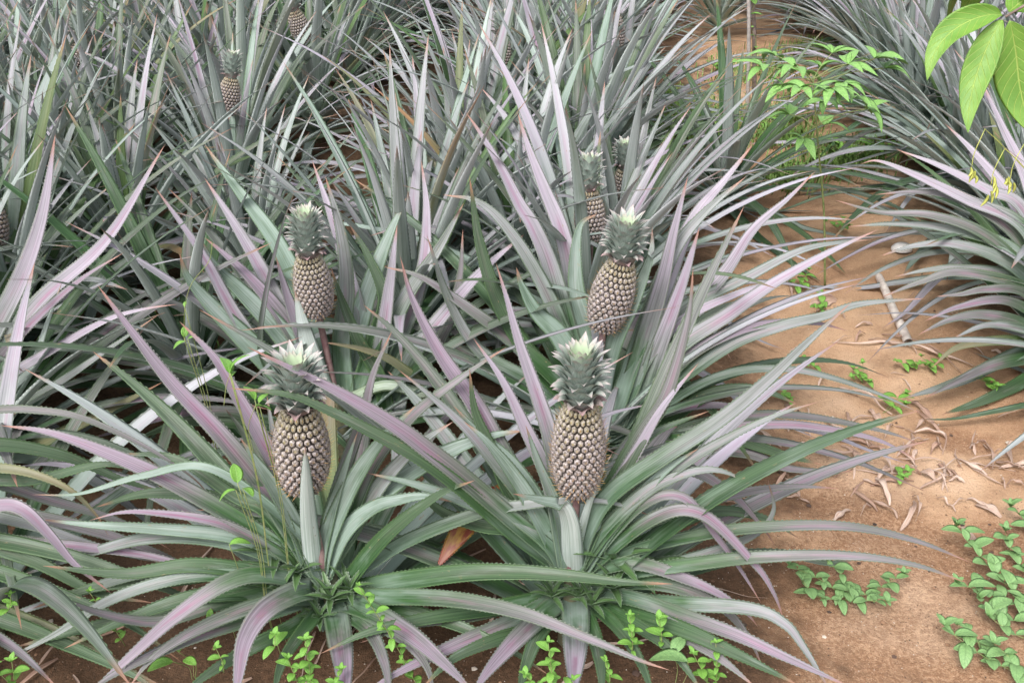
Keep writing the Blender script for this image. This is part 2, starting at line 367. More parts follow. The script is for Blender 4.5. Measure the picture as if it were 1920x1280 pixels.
# ------------------------------------------------------------------ fruit
def frame(a, b):
    z = (b - a).normalized(); x = Vector((1, 0, 0)); x = (x - z * x.dot(z)).normalized(); y = z.cross(x); return x, y, z
def fprof(t):                                     # radius along the fruit, widest just below the middle
    return (math.sin(math.pi * min(1, max(0, .07 + .86 * t)) ) ** .42) * (1.03 - .17 * t)
def make_fruit(parent, a, b, rad, detail=2, name='fruit'):
    """a: foot, b: shoulder of the fruit"""
    X, Y, Z = frame(a, b); H = (b - a).length; mb = MB()
    def surf(t, ph, out=0.0):
        r = rad * fprof(t) + out; return a + Z * (H * t) + (X * math.cos(ph) + Y * math.sin(ph)) * r
    seg, rows = 28, 16; ring = []
    for i in range(rows + 1):
        ring.append([mb.vert(surf(i / rows, 6.2832 * k / seg, -.0035)) for k in range(seg)])
    for i in range(rows):
        for k in range(seg):
            k2 = (k + 1) % seg; mb.face((ring[i][k], ring[i][k2], ring[i + 1][k2], ring[i + 1][k]), ((0, 0),) * 4, 1)
    mb.face(tuple(reversed(ring[0])), ((0, 0),) * seg, 1); mb.face(tuple(ring[-1]), ((0, 0),) * seg, 1)
    # eyes on alternating rows, each drifting so the rows wind up the fruit
    per = 20; nrow = max(8, int(H / (rad * 6.2832 / per * .84))); tw = random.choice((-1, 1)) * .22
    for i in range(nrow):
        t = (i + .55) / (nrow + .1); rr = rad * fprof(t); ew = math.pi * rr / per * .985; eh = H / nrow * .62
        nrm_s = (rad * fprof(min(1, t + .02)) - rad * fprof(max(0, t - .02))) / (.04 * H)
        for k in range(per):
            ph = 6.2832 * (k + .5 * (i % 2)) / per + tw * i / nrow
            tt = t + tw * 0 + (ph * 0)
            nv = ((X * math.cos(ph) + Y * math.sin(ph)) - Z * max(-1.2, min(1.2, nrm_s))).normalized()
            tang = (-X * math.sin(ph) + Y * math.cos(ph)); upv = nv.cross(tang) * -1
            if upv.dot(Z) < 0: upv = -upv
            ctr = surf(tt, ph, 0); mb.cur = random.random() ** 2
            hex_ = [(0, 1.0), (.92, .48), (.92, -.48), (0, -1.0), (-.92, -.48), (-.92, .48)]
            if detail >= 2:
                hx = []
                for q in range(6):
                    p0, p1 = hex_[q], hex_[(q + 1) % 6]; hx += [p0, ((p0[0] + p1[0]) / 2 * 1.03, (p0[1] + p1[1]) / 2 * 1.03)]
            else: hx = hex_
            jit = 1 + random.uniform(-.06, .05)
            lev = ((1.0, -.0035, 1.0), (.93, .0012, .86), (.74, .0042, .62), (.42, .0056, .34), (.16, .0046, .1)) if detail >= 2 else ((1.0, -.002, 1.0), (.72, .004, .6), (.2, .005, .2))
            rs = []
            for (sc_, h_, uu) in lev:
                rs.append([mb.vert(ctr + tang * (x_ * ew * sc_ * jit) + upv * (y_ * eh * sc_ * jit) + nv * (h_ * rad / .055)) for x_, y_ in hx])
            m = len(hx)
            for q in range(len(lev) - 1):
                for e in range(m):
                    e2 = (e + 1) % m; u0, u1 = lev[q][2], lev[q + 1][2]
                    mb.face((rs[q][e], rs[q][e2], rs[q + 1][e2], rs[q + 1][e]), ((u0, t), (u0, t), (u1, t), (u1, t)), 0)
            mb.face(tuple(rs[-1]), tuple((lev[-1][2], t) for _ in rs[-1]), 0)
            # bract: a small pointed scale lying over the lower half, its tip standing out
            bw = ew * .25; bl = eh * random.uniform(.75, 1.15) * (1 + .35 * t)
            b0 = ctr - upv * eh * .52 + nv * .0035 * rad / .055; tipo = random.uniform(.007, .0155) * rad / .055
            v0 = mb.vert(b0 - tang * bw); v1 = mb.vert(b0 + tang * bw); v2 = mb.vert(b0 + upv * bl * .45 + tang * bw * .55 + nv * .0035); v3 = mb.vert(b0 + upv * bl * .45 - tang * bw * .55 + nv * .0035)
            v4 = mb.vert(b0 + upv * bl * 1.0 + nv * tipo + tang * random.uniform(-1, 1) * .001)
            mb.face((v0, v1, v2, v3), ((0, 0), (1, 0), (1, .5), (0, .5)), 2); mb.face((v3, v2, v4), ((0, .5), (1, .5), (.5, 1)), 2)
    return mb.build(name, [M_EYE, M_GROOVE, M_BRACT], parent)

def make_crown(parent_fruit, b, c, rad, n=84, res=7):
    """crown of short leaves from shoulder b to tip c"""
    X, Y, Z = frame(b, c); H = (c - b).length; mb = MB()
    core = [b - Z * .004, b + Z * H * .3, b + Z * H * .6]; mb.cur = .3
    tube(mb, core, rad * .42, 8, 5, 0, .45)
    for i in range(n):
        q = i / (n - 1); mb.cur = q; ph = i * 2.39996 + random.uniform(-.12, .12)
        base = b + Z * (H * (-.01 + .66 * q)); rr = rad * (.48 - .17 * q)
        out = X * math.cos(ph) + Y * math.sin(ph)
        L = rad * (.46 + .94 * math.sin(math.pi * min(1, q * .62 + .06))) * random.uniform(.9, 1.1)
        if q > .82: L = H * .40 * (1 - .25 * (q - .82) / .18)
        el = .35 + 1.0 * q ** .8 + (.12 if q > .8 else 0)
        pts = []; p = base + out * rr; th = el + .55 * (1 - q) + .06
        curl = .62 - .5 * q
        for s in range(5):
            pts.append(p.copy()); p = p + (out * math.cos(th) + Z * math.sin(th)) * (L / 4); th -= curl * (.35 + .35 * s)
        wd = rad * (.62 if q < .8 else .54) * random.uniform(.9, 1.1)
        # use a local frame: side is tangential
        c2, _ = spline(pts, res); side = Z.cross(out).normalized(); rows = []
        for k, pp in enumerate(c2):
            s = k / res; T = (c2[min(res, k + 1)] - c2[max(0, k - 1)]).normalized(); Nn = side.cross(T)
            if Nn.dot(Z) < 0: Nn = -Nn
            hw = wd * .5 * (1 - s ** 1.7) ** .9 * (1.1 - .1 * s)
            rows.append([mb.vert(pp + side * (hw * x) + Nn * (hw * .5 * abs(x))) for x in (-1, -.5, 0, .5, 1)])
        for k in range(res):
            for j in range(4):
                mb.face((rows[k][j], rows[k][j + 1], rows[k + 1][j + 1], rows[k + 1][j]), ((j / 4, k / res), ((j + 1) / 4, k / res), ((j + 1) / 4, (k + 1) / res), (j / 4, (k + 1) / res)), 0)
    return mb.build('crown', [M_CROWN], parent_fruit)

# ------------------------------------------------------------------ plants
def colour(o, pur, pale, yel=0.0): o.color = (pur, pale, yel, 1)
TONES = {'lav': (.95, .55, 0), 'pur': (.9, .20, 0), 'pale': (.12, .92, 0), 'grey': (.42, .52, 0), 'green': (.15, .02, 0), 'mid': (.55, .16, 0),
         'olive': (.45, .12, .55), 'pink': (1.15, .22, .03), 'silver': (0.05, 1.0, 0)}
def gen_path(az, el0, bend, L, base, side=0.0, n=6, floor=.012, ox=0, oy=0):
    d = Vector((math.cos(az), math.sin(az), 0)); sd_ = Vector((-d.y, d.x, 0)); p = Vector(base); pts = [p.copy()]
    for i in range(n):
        s = (i + .5) / n; th = el0 - bend * s ** 1.35
        p = p + (d * math.cos(th) + Vector((0, 0, math.sin(th))) + sd_ * side * s) * (L / n)
        if p.z < floor: p.z = floor + .004 * random.random()
        pts.append(p.copy())
    return pts
def gen_leaf(mb, i, n, z0=.10, fruiting=True, size=1.0, spread=0.0, nseg=46, teeth=True, az=None, nc=6):
    q = i / n                                          # 0 outer and low, 1 inner and steep
    az = i * 2.39996 + random.uniform(-.2, .2) if az is None else az
    el = R(6 + 76 * q ** .52 + random.uniform(-6, 6) - spread * (1 - q))
    if fruiting: el = min(el, R(74))
    bend = R((60 - 48 * q) * random.uniform(.5, 1.35)) + spread * .006
    L = size * (.66 + .36 * math.sin(math.pi * min(1, .18 + q * .66))) * random.uniform(.85, 1.12)
    if q > .88: L *= .72
    base = Vector((math.cos(az) * .018, math.sin(az) * .018, z0 * (.35 + .9 * q)))
    pts = gen_path(az, el, bend, L, base, random.uniform(-.13, .13))
    ribbon(mb, pts, size * random.uniform(.050, .067), fold=random.uniform(.2, .5), n=nseg, nc=nc, teeth=teeth,
           twist=random.choice((0, 0, random.uniform(-.7, .7), random.uniform(-.4, .4))), roll=random.uniform(-.15, .15), outdir=(math.cos(az), math.sin(az), 0))
    return q
def rand_tone(o, q, green=False):  # pale runs high so background plants look better lit by colour alone
    r = random.random() * (1 if not green else .30) + (.70 if green else 0)
    if r < .40: c = (random.uniform(.5, .85), random.uniform(.7, 1.4), 0)
    elif r < .66: c = (random.uniform(.3, .55), random.uniform(.5, 1.4), 0)
    elif r < .77: c = (random.uniform(.05, .25), random.uniform(.8, 1.5), 0)
    elif r < .93: c = (random.uniform(.0, .4), random.uniform(.0, .3), random.choice((0, 0, .15)))
    elif r < .97: c = (random.uniform(0, .2), random.uniform(.0, .3), random.uniform(.2, .5))
    else: c = (random.uniform(.2, .6), random.uniform(.1, .5), random.uniform(.5, .9))
    o.color = (*c, 1)
def offshoot(parent, loc, size, n=9, lean=(0, 0)):
    mb = MB(); loc = Vector(loc)
    for i in range(n):
        q = i / n; az = i * 2.4 + random.random() * .3
        pts = gen_path(az, R(15 + 62 * q), R(28), size * random.uniform(.75, 1.1), loc + Vector((math.cos(az) * .004, math.sin(az) * .004, .01 * q)), lean[0], n=4, floor=-1)
        ribbon(mb, pts, size * .26, fold=.6, n=9, nc=4, teeth=True, tooth=.0016, mats=(0, 0), outdir=(math.cos(az), math.sin(az), 0))
    return mb.build('offshoot', [M_SHOOT], parent)
def stem_part(parent, x, y, z0, h=.16, r=.024):
    mb = MB(); tube(mb, [(x, y, z0 - .02), (x + .003, y, z0 + h * .5), (x, y, z0 + h)], r, 9, 6, 0, .8); return mb.build('stem', [M_STEM], parent)

def hero(label, Y0, x0, leaves, fruit=None, extra=14, z0=.14, exclude=None, seed=1, off=(), size=1.0):
    """leaves: (tone, width in photo px, dY of the tip, [(px,py)...])"""
    random.seed(seed)
    r = thing('pineapple_plant', label, 'plant', (x0, Y0, relief(x0, Y0)), 'pineapple plants growing in rows')
    stem_part(r, x0, Y0, r.location.z, .20)
    for (tone, wpx, dY, pp) in leaves:
        cum = [0]
        for a, b in zip(pp, pp[1:]): cum.append(cum[-1] + math.hypot(b[0] - a[0], b[1] - a[1]))
        pts = [P(a, b, Y0 + dY * (c_ / cum[-1]) ** .9) for (a, b), c_ in zip(pp, cum)]
        for q in pts: q.z = max(q.z, .012)
        # join the foot of the leaf to the stem
        foot = Vector((x0, Y0, min(.17, max(.06, pts[0].z))))
        if (pts[0] - foot).length > .05: pts = [foot] + pts
        dm = (pts[len(pts) // 2] - Vector((0, 0, CAMH))).length * .97
        mb = MB(); L = sum((b - a).length for a, b in zip(pts, pts[1:]))
        ribbon(mb, pts, wpx * dm / FPX * 1.03, n=max(30, int(L / .0095)), nc=8, fold=random.uniform(.2, .42), twist=random.uniform(-.25, .25), wav=.06, face=.62,
               roll=math.pi if tone == 'silver' and wpx < 38 else 0)
        o = mb.build('leaf', [M_TOP, M_UND], r); t = TONES[tone]
        colour(o, min(1, t[0] * random.uniform(.85, 1.1)), min(1, t[1] * random.uniform(.88, 1.08)), t[2])
        if L > 1.25 or L < .2: print('LEN', label[:30], tone, pp[-1], round(L, 2))
    for i in range(extra):
        az = i * 2.39996 + seed
        if exclude and exclude(math.degrees(az) % 360): continue
        mb = MB(); q = .02 + .42 * (i / extra)
        if fruit and 50 < math.degrees(az) % 360 < 130: q = min(q, .10)     # leaves behind the fruit lie low
        gen_leaf(mb, q * 100, 100, z0=.10, size=size, az=az)
        mb.v = [(a + x0, b + Y0, c_ + r.location.z) for a, b, c_ in mb.v]
        o = mb.build('leaf', [M_TOP, M_UND], r); rand_tone(o, q)
        if random.random() < .5: o.color = (random.uniform(.1, .6), random.uniform(.0, .25), 0, 1)
    if fruit:
        (fx, fy), (sx, sy), (cx, cy), wpx, dY = fruit
        a = P(fx, fy, Y0 + dY); b = P(sx, sy, Y0 + dY - .025); c = P(cx, cy, Y0 + dY - .035)
        dep = (a - Vector((0, 0, CAMH))).length; rad = wpx * dep / FPX / 2 * .86
        mb = MB(); tube(mb, [Vector((x0, Y0, .15)), Vector((x0, Y0, .15)).lerp(a, .6), a + (b - a) * .06], .0095, 8, 10, 0, 1.0); mb.build('stalk', [M_STALK], r)
        f = make_fruit(r, a, b, rad); make_crown(f, b - (b - a) * .03, c.lerp(b, .07), rad)
        # small bracts under the fruit
    for (ox, oy, oz, os_) in off:
        p = P(ox, oy, Y0 + oz * 1.3); offshoot(r, p, os_ * 1.15, 10)
    return r

A_leaves = [
 ('pur', 44, .18, [(590,1065),(500,925),(417,820),(317,712),(233,602),(182,533)]),
 ('pur', 44, .12, [(592,1055),(545,925),(483,810),(440,735),(400,668),(336,602)]),
 ('pur', 38, .05, [(590,1075),(500,1012),(417,958),(300,893),(190,845),(90,810),(0,797)]),
 ('pur', 30, .12, [(588,1060),(545,985),(500,922),(420,835),(330,742)]),
 ('pale', 31, .02, [(585,1070),(500,1024),(417,1003),(300,992),(167,983),(73,973)]),
 ('pur', 24, -.02, [(560,1060),(480,1012),(400,977),(300,962),(230,960),(168,975)]),
 ('grey', 24, -.02, [(600,1105),(500,1076),(400,1068),(267,1075),(133,1115),(0,1160),(-60,1190)]),
 ('grey', 28, -.16, [(595,1115),(500,1085),(390,1078),(300,1092),(200,1128),(100,1190),(0,1240)]),
 ('pink', 34, -.30, [(592,1100),(500,1078),(425,1092),(330,1155),(250,1225),(190,1280),(140,1320)]),
 ('pink', 52, -.36, [(612,1120),(570,1110),(503,1140),(462,1195),(447,1270),(440,1330)]),
 ('pur', 50, -.36, [(622,1125),(630,1150),(638,1200),(645,1260),(648,1330)]),
 ('pur', 45, -.34, [(628,1125),(690,1145),(770,1190),(840,1250),(890,1300)]),
 ('mid', 37, -.30, [(625,1125),(700,1120),(840,1124),(973,1148),(1107,1198),(1200,1237),(1257,1256)]),
 ('green', 43, -.12, [(630,1115),(740,1093),(870,1076),(970,1074),(1070,1080),(1170,1091),(1262,1094)]),
 ('grey', 31, .00, [(632,1100),(690,1060),(773,1010),(907,960),(1000,945),(1080,938),(1150,943),(1225,968)]),
 ('pale', 56, .10, [(602,1085),(640,1010),(700,935),(773,882),(860,838),(930,815),(987,807)]),
 ('pale', 42, -.02, [(606,1080),(645,1000),(700,952),(757,935),(800,930),(848,940)]),
 ('silver', 40, -.10, [(590,1080),(583,1010),(576,925),(572,835)]),
 ('pale', 30, .03, [(600,1060),(620,965),(645,885),(671,808)]),
 ('grey', 33, .02, [(586,1060),(560,1000),(520,930),(470,860)]),
 ('grey', 30, .10, [(588,1060),(560,960),(525,880),(510,800),(500,740)]),
 ('mid', 34, .12, [(612,1060),(660,960),(700,870),(757,797),(807,750),(890,690),(950,650)]),
 ('pale', 20, .02, [(560,1000),(400,880),(267,892),(150,925),(60,927)]),
 ('mid', 32, .22, [(600,1050),(640,900),(680,780),(700,700),(735,620)]),
 ('green', 40, -.05, [(640,1110),(720,1010),(820,930),(890,900)]),
 ('green', 30, .1, [(580,1060),(500,960),(440,930),(330,860),(220,850)]),
 ('pale', 44, .02, [(600,1080),(620,1000),(665,900),(720,820),(780,760)]), ('pale', 40, .02, [(585,1080),(555,990),(505,900),(450,820)]), ('grey', 42, .06, [(604,1080),(655,1000),(720,900),(790,830),(850,790)]),
 ('green', 34, -.3, [(615,1125),(560,1170),(470,1215),(380,1270),(330,1320)]), ('mid', 32, -.34, [(625,1130),(690,1180),(720,1240),(735,1320)]),
 ('green', 34, -.12, [(590,1110),(440,1125),(290,1150),(150,1180),(20,1215)]), ('mid', 34, -.3, [(595,1118),(470,1160),(350,1200),(230,1255),(150,1305)]),
 ('green', 30, -.2, [(635,1125),(740,1140),(850,1170),(950,1215),(1030,1265)]),
 ('mid', 30, -.20, [(600,1115),(520,1110),(420,1130),(300,1165),(190,1150),(90,1110)]),
 ('green', 34, -.10, [(600,1110),(480,1075),(360,1060),(230,1075),(80,1060)]),
 ('mid', 34, -.30, [(622,1125),(700,1165),(760,1200),(800,1250),(815,1310)]),
 ('green', 30, -.34, [(615,1125),(570,1180),(530,1240),(510,1310)]),
 ('grey', 30, .05, [(600,1100),(500,1040),(390,1010),(270,1010),(140,1045),(20,1085)]),
 ('green', 34, .12, [(595,1080),(510,990),(400,935),(280,925),(180,950)]),
 ('mid', 32, -.26, [(605,1120),(500,1130),(380,1175),(290,1230),(240,1290)]), ('green', 36, -.02, [(598,1105),(470,1070),(330,1085),(180,1100),(60,1140)]),
 ('green', 34, -.16, [(600,1115),(500,1110),(360,1120),(240,1160),(120,1215)]),
]
B_leaves = [
 ('green', 38, -.10, [(1055,1070),(960,1000),(860,912),(780,855),(700,812),(620,772),(540,740),(427,727)]),
 ('pur', 46, -.07, [(1055,1060),(950,968),(860,890),(807,848),(740,798),(640,738),(545,690),(463,650)]),
 ('pale', 34, .02, [(1050,1066),(1007,1013),(940,968),(857,934),(773,906),(687,886)]),
 ('grey', 36, .08, [(1048,1055),(990,950),(930,872),(873,803),(813,747),(747,693)]),
 ('lav', 42, .18, [(1065,1050),(1050,930),(1033,827),(1007,743),(973,643),(950,560),(930,493)]),
 ('lav', 40, .12, [(1058,1050),(1030,905),(980,793),(940,710),(887,633)]),
 ('pur', 52, .20, [(1052,1060),(1000,960),(940,853),(890,760),(823,660),(773,560),(750,480)]),
 ('grey', 42, .02, [(1078,1075),(1100,1000),(1145,928),(1240,860),(1347,790),(1430,722),(1513,643),(1598,565)]),
 ('grey', 30, .00, [(1085,1060),(1140,985),(1220,915),(1300,858),(1390,808),(1460,777),(1537,752)]),
 ('mid', 28, .02, [(1090,1080),(1160,1010),(1280,955),(1380,926),(1480,912),(1573,915)]),
 ('mid', 27, -.06, [(1095,1090),(1170,1040),(1280,1010),(1413,990),(1580,986),(1713,1012),(1823,1055)]),
 ('mid', 28, -.16, [(1095,1105),(1180,1075),(1280,1060),(1413,1045),(1580,1041),(1713,1058),(1813,1092)]),
 ('pink', 30, -.10, [(1090,1085),(1140,1064),(1200,1058),(1280,1083),(1347,1113),(1400,1150),(1421,1174)]),
 ('pur', 34, -.34, [(1090,1112),(1180,1122),(1280,1155),(1380,1190),(1480,1235),(1600,1290)]),
 ('green', 36, -.34, [(1090,1120),(1180,1148),(1280,1180),(1380,1225),(1500,1285)]),
 ('grey', 34, -.26, [(1100,1115),(1230,1130),(1400,1140),(1470,1168),(1508,1215),(1560,1300)]),
 ('lav', 56, -.34, [(1078,1120),(1079,1150),(1079,1210),(1074,1310)]),
 ('mid', 32, .04, [(1100,1040),(1180,930),(1280,880),(1370,925),(1427,985),(1453,1022)]),
 ('pur', 24, -.06, [(1100,1060),(1200,950),(1280,932),(1347,1010),(1390,1070),(1427,1130)]),
 ('pur', 30, -.10, [(1100,1070),(1220,975),(1313,962),(1413,1055),(1450,1110),(1471,1165)]),
 ('pink', 42, -.34, [(1062,1120),(1020,1150),(957,1210),(907,1268),(885,1310)]),
 ('pur', 34, -.30, [(1060,1115),(960,1165),(840,1215),(720,1275),(680,1310)]),
 ('mid', 26, -.16, [(1060,1108),(900,1152),(780,1170),(673,1205)]),
 ('pale', 48, -.12, [(1073,1078),(1071,1015),(1066,975),(1052,948),(1015,938),(962,925)]),
 ('pale', 46, .10, [(1052,1060),(1015,960),(960,872),(900,815),(850,760)]),
 ('pale', 32, .02, [(1062,1050),(1045,955),(1010,870),(985,795)]),
 ('pale', 22, -.03, [(1082,1040),(1096,975),(1117,910),(1149,847)]),
 ('lav', 34, .10, [(1086,1050),(1118,965),(1162,900),(1195,845),(1245,760),(1310,680)]),
 ('mid', 40, .15, [(1090,1040),(1140,930),(1200,820),(1250,740),(1290,600),(1300,500)]),
 ('green', 34, .12, [(1090,1050),(1150,950),(1170,860),(1230,810),(1330,770)]),
 ('grey', 34, -.02, [(1090,1060),(1150,980),(1230,910),(1330,880),(1410,905)]),
 ('green', 36, .05, [(1045,1070),(980,1000),(900,985),(830,960),(760,900)]),
 ('green', 40, .1, [(1050,1050),(960,930),(920,840),(890,770),(880,690)]),
 ('grey', 26, .0, [(1092,1100),(1250,1060),(1400,1010),(1450,960),(1440,900)]),
 ('pale', 44, .03, [(1060,1080),(1025,1000),(975,910),(915,830),(870,790)]), ('pale', 40, .0, [(1085,1080),(1130,1010),(1190,940),(1250,880),(1310,840)]), ('grey', 44, .0, [(1065,1080),(1030,1020),(965,965),(880,905),(800,880)]),
 ('green', 34, -.34, [(1060,1125),(1010,1190),(985,1250),(970,1320)]), ('green', 30, -.34, [(1095,1120),(1160,1180),(1200,1240),(1230,1320)]),
 ('green', 34, -.2, [(1055,1115),(930,1140),(800,1160),(690,1185),(600,1225)]), ('mid', 34, -.3, [(1095,1118),(1210,1160),(1330,1220),(1420,1290)]),
 ('green', 34, -.30, [(1060,1120),(990,1180),(930,1200),(850,1235),(790,1290)]),
 ('green', 34, -.34, [(1085,1125),(1110,1180),(1125,1240),(1130,1310)]),
 ('green', 32, -.30, [(1092,1120),(1190,1170),(1260,1220),(1320,1300)]),
 ('mid', 30, -.12, [(1095,1100),(1230,1095),(1340,1130),(1400,1190),(1430,1250)]),
 ('green', 30, .06, [(1095,1080),(1220,1010),(1330,960),(1430,970),(1500,1010)]),
]
C_leaves = [
 ('pale', 54, .05, [(620,800),(530,705),(455,632),(395,572),(352,520),(336,474)]),
 ('pale', 54, .12, [(630,790),(590,705),(517,615),(450,545),(400,495),(370,438)]),
 ('pur', 42, .16, [(635,780),(590,690),(533,600),(483,537),(433,487),(383,445)]),
 ('lav', 32, .10, [(625,790),(560,745),(507,700),(483,653),(433,577),(375,470),(290,350)]),
 ('lav', 40, .26, [(640,780),(600,720),(555,640),(517,560),(483,493),(440,420),(383,333)]),
 ('silver', 46, .34, [(645,770),(610,680),(570,560),(527,470),(500,427),(467,383),(417,317),(383,270)]),
 ('grey', 14, .02, [(560,790),(505,700),(487,640),(500,540),(527,430),(552,360)]),
 ('lav', 40, .06, [(635,780),(600,710),(567,630),(540,560),(517,480)]),
 ('pale', 52, -.05, [(635,790),(605,740),(578,650),(553,545)]),
 ('lav', 42, .12, [(660,800),(700,790),(728,755),(773,668),(840,580),(907,505),(982,440)]),
 ('lav', 36, .20, [(665,790),(690,780),(713,660),(730,540),(745,420)]),
 ('pale', 50, .30, [(650,790),(665,640),(700,520),(730,440),(762,370)]),
 ('mid', 32, .20, [(660,800),(760,730),(835,620),(862,520),(868,430)]),
 ('green', 34, .10, [(720,780),(707,700),(673,640),(640,560),(620,500)]),
 ('green', 34, .24, [(660,770),(700,640),(720,560),(690,480),(655,420)]),
 ('grey', 40, .20, [(650,780),(640,650),(650,540),(640,440),(610,330)]),
 ('lav', 34, .35, [(655,780),(680,640),(650,500),(620,400),(585,300)]),
 ('mid', 22, .02, [(760,560),(800,575),(700,540),(640,510),(570,480)][::-1][:1] + [(620,790),(680,700),(760,560)][1:] ) if False else ('pur', 24, .04, [(610,800),(500,790),(430,772),(333,776),(230,805),(160,826)]),
 ('olive', 26, .0, [(720,720),(850,740),(730,665),(600,640)][:1] + [(800,735),(740,680),(680,655),(600,640)]),
 ('green', 30, .0, [(620,810),(520,800),(400,790),(330,795),(240,830)]),
 ('grey', 40, .3, [(665,780),(720,650),(760,560),(820,470),(870,380)]),
 ('lav', 36, .4, [(665,780),(740,650),(790,520),(800,400),(790,300)]),
]
D_leaves = [
 ('silver', 56, .05, [(1120,790),(1085,700),(1048,630),(1005,585),(978,535),(968,500)]),
 ('lav', 46, .40, [(1115,790),(1085,690),(1074,594),(1070,510),(1050,427),(1023,360),(993,283),(970,210)]),
 ('lav', 46, .32, [(1112,790),(1070,650),(1032,505),(1000,427),(973,383),(940,317),(907,260),(873,210)]),
 ('grey', 40, .20, [(1110,790),(1065,650),(1020,540),(960,440),(900,380),(830,365)]),
 ('pale', 50, -.02, [(1135,790),(1133,720),(1157,630),(1190,560),(1220,480),(1223,425)]),
 ('lav', 44, .14, [(1150,790),(1185,720),(1212,630),(1242,530),(1265,430),(1290,330)]),
 ('lav', 44, .05, [(1160,810),(1195,765),(1233,660),(1280,530),(1312,425)]),
 ('lav', 38, .22, [(1160,790),(1215,690),(1290,590),(1360,510),(1413,430),(1480,370),(1530,320)]),
 ('lav', 44, .30, [(1155,790),(1185,700),(1240,560),(1297,417),(1363,333),(1412,270)]),
 ('lav', 38, .10, [(1165,800),(1215,715),(1280,645),(1363,592),(1447,534),(1547,477),(1647,430)]),
 ('grey', 32, .20, [(1165,790),(1210,660),(1280,580),(1397,522),(1513,466),(1640,448)]),
 ('lav', 28, .10, [(1165,790),(1210,680),(1280,600),(1380,552),(1430,535),(1493,522)]),
 ('grey', 32, .02, [(1170,820),(1220,750),(1290,700),(1380,642),(1470,610),(1547,592),(1613,570),(1737,559)]),
 ('pur', 34, .04, [(1170,820),(1220,750),(1290,670),(1380,622),(1460,606),(1530,606),(1590,620)]),
 ('pur', 22, -.03, [(1160,820),(1200,792),(1280,765),(1347,760),(1397,770),(1430,790),(1455,812)]),
 ('grey', 20, .0, [(1170,820),(1280,740),(1370,700),(1467,692),(1547,705),(1647,738),(1733,778)]),
 ('mid', 22, -.06, [(1160,850),(1290,800),(1420,778),(1513,781),(1613,798),(1680,815),(1730,834)]),
 ('pink', 24, -.10, [(1150,860),(1290,810),(1447,796),(1547,803),(1647,825),(1720,862)]),
 ('green', 36, .0, [(1165,830),(1250,790),(1330,740),(1420,730),(1500,760)]),
 ('green', 38, -.02, [(1165,840),(1260,830),(1360,820),(1460,850),(1540,900)]),
 ('mid', 30, -.05, [(1165,840),(1280,840),(1400,850),(1480,880),(1590,950)]),
 ('pale', 46, .25, [(1120,780),(1110,650),(1080,540),(1085,430),(1120,400)]),
 ('grey', 40, .2, [(1150,780),(1200,640),(1260,480),(1320,400),(1400,330)]),
 ('mid', 36, .12, [(1110,790),(1030,700),(960,640),(880,580),(790,520),(720,500)]),
 ('green', 40, .14, [(1110,790),(1010,690),(940,580),(900,460),(880,330)]),
 ('grey', 36, .1, [(1110,800),(1000,720),(900,660),(840,560),(800,440)]),
]
noF = lambda d: 225 < d < 315
hero('front left fruiting pineapple plant, a green leaf lying across the crown of its fruit', 1.68, -.40, A_leaves,
     ((570,912),(560,765),(547,655),113,0), 30, exclude=lambda d: 170 < d < 370 or d < 5, seed=11,
     off=((560,1075,-.01,.075),(620,1125,-.04,.06),(520,1045,.02,.085),(655,1110,-.02,.06),(600,1160,-.05,.05),(530,1110,-.04,.06)))
hero('front right fruiting pineapple plant, its whole fruit and pale crown in clear view', 1.68, .125, B_leaves,
     ((1082,918),(1088,757),(1090,630),110,0), 34, exclude=lambda d: 180 < d < 350, seed=12,
     off=((1150,1105,-.03,.08),(1085,1118,-.04,.05),(1195,1075,.02,.11),(1110,1135,-.05,.06),(1035,1120,-.03,.06),(1150,1055,.0,.10)))
hero('fruiting pineapple plant directly behind the front left one, with broad pale leaves', 2.45, -.50, C_leaves,
     ((597,588),(577,478),(568,375),78,0), 30, exclude=noF, seed=13)
hero('fruiting pineapple plant directly behind the front right one, its fruit leaning right', 2.38, .235, D_leaves,
     ((1130,614),(1167,488),(1178,395),90,0), 30, exclude=noF, seed=14)
L_leaves = [
 ('mid', 20, .0, [(-220,830),(-100,785),(0,768),(80,770),(150,782),(233,817),(300,853),(367,900),(402,943)]),
 ('pink', 28, -.05, [(-200,1020),(-100,1005),(0,1014),(150,1025),(267,1040),(350,1060),(420,1080),(480,1098)]),
 ('pink', 40, -.15, [(-200,1020),(-80,975),(0,948),(45,957),(95,1005),(140,1057),(207,1110)]),
 ('olive', 28, -.05, [(-200,920),(-80,880),(0,878),(67,890),(133,920),(180,965),(203,1003)]),
 ('olive', 42, -.22, [(-200,1080),(-80,1115),(0,1150),(100,1187),(213,1243),(320,1300)]),
 ('grey', 28, .0, [(-220,980),(-80,960),(60,985),(200,1030),(330,1060)]),
 ('green', 30, .0, [(-200,950),(-80,900),(60,900),(200,870),(300,900)]),
 ('green', 34, -.1, [(-200,1020),(-80,1010),(60,1050),(180,1110),(290,1130)]), ('mid', 32, .1, [(-200,960),(-60,900),(100,940),(230,980),(320,1030)]),
 ('green', 34, .15, [(-200,930),(-60,840),(100,850),(230,900),(330,930)]), ('mid', 34, -.3, [(-200,1100),(-100,1150),(20,1210),(110,1290)]),
 ('green', 36, -.2, [(-200,1060),(-60,1060),(100,1110),(240,1170),(340,1240)]), ('green', 36, -.1, [(-200,1040),(-60,1010),(120,1040),(300,1100),(420,1150)]), ('green', 36, -.28, [(-200,1100),(-60,1140),(80,1190),(240,1260),(320,1310)]), ('mid', 34, .05, [(-200,1000),(-60,960),(120,980),(280,1030),(390,1080)]),
]
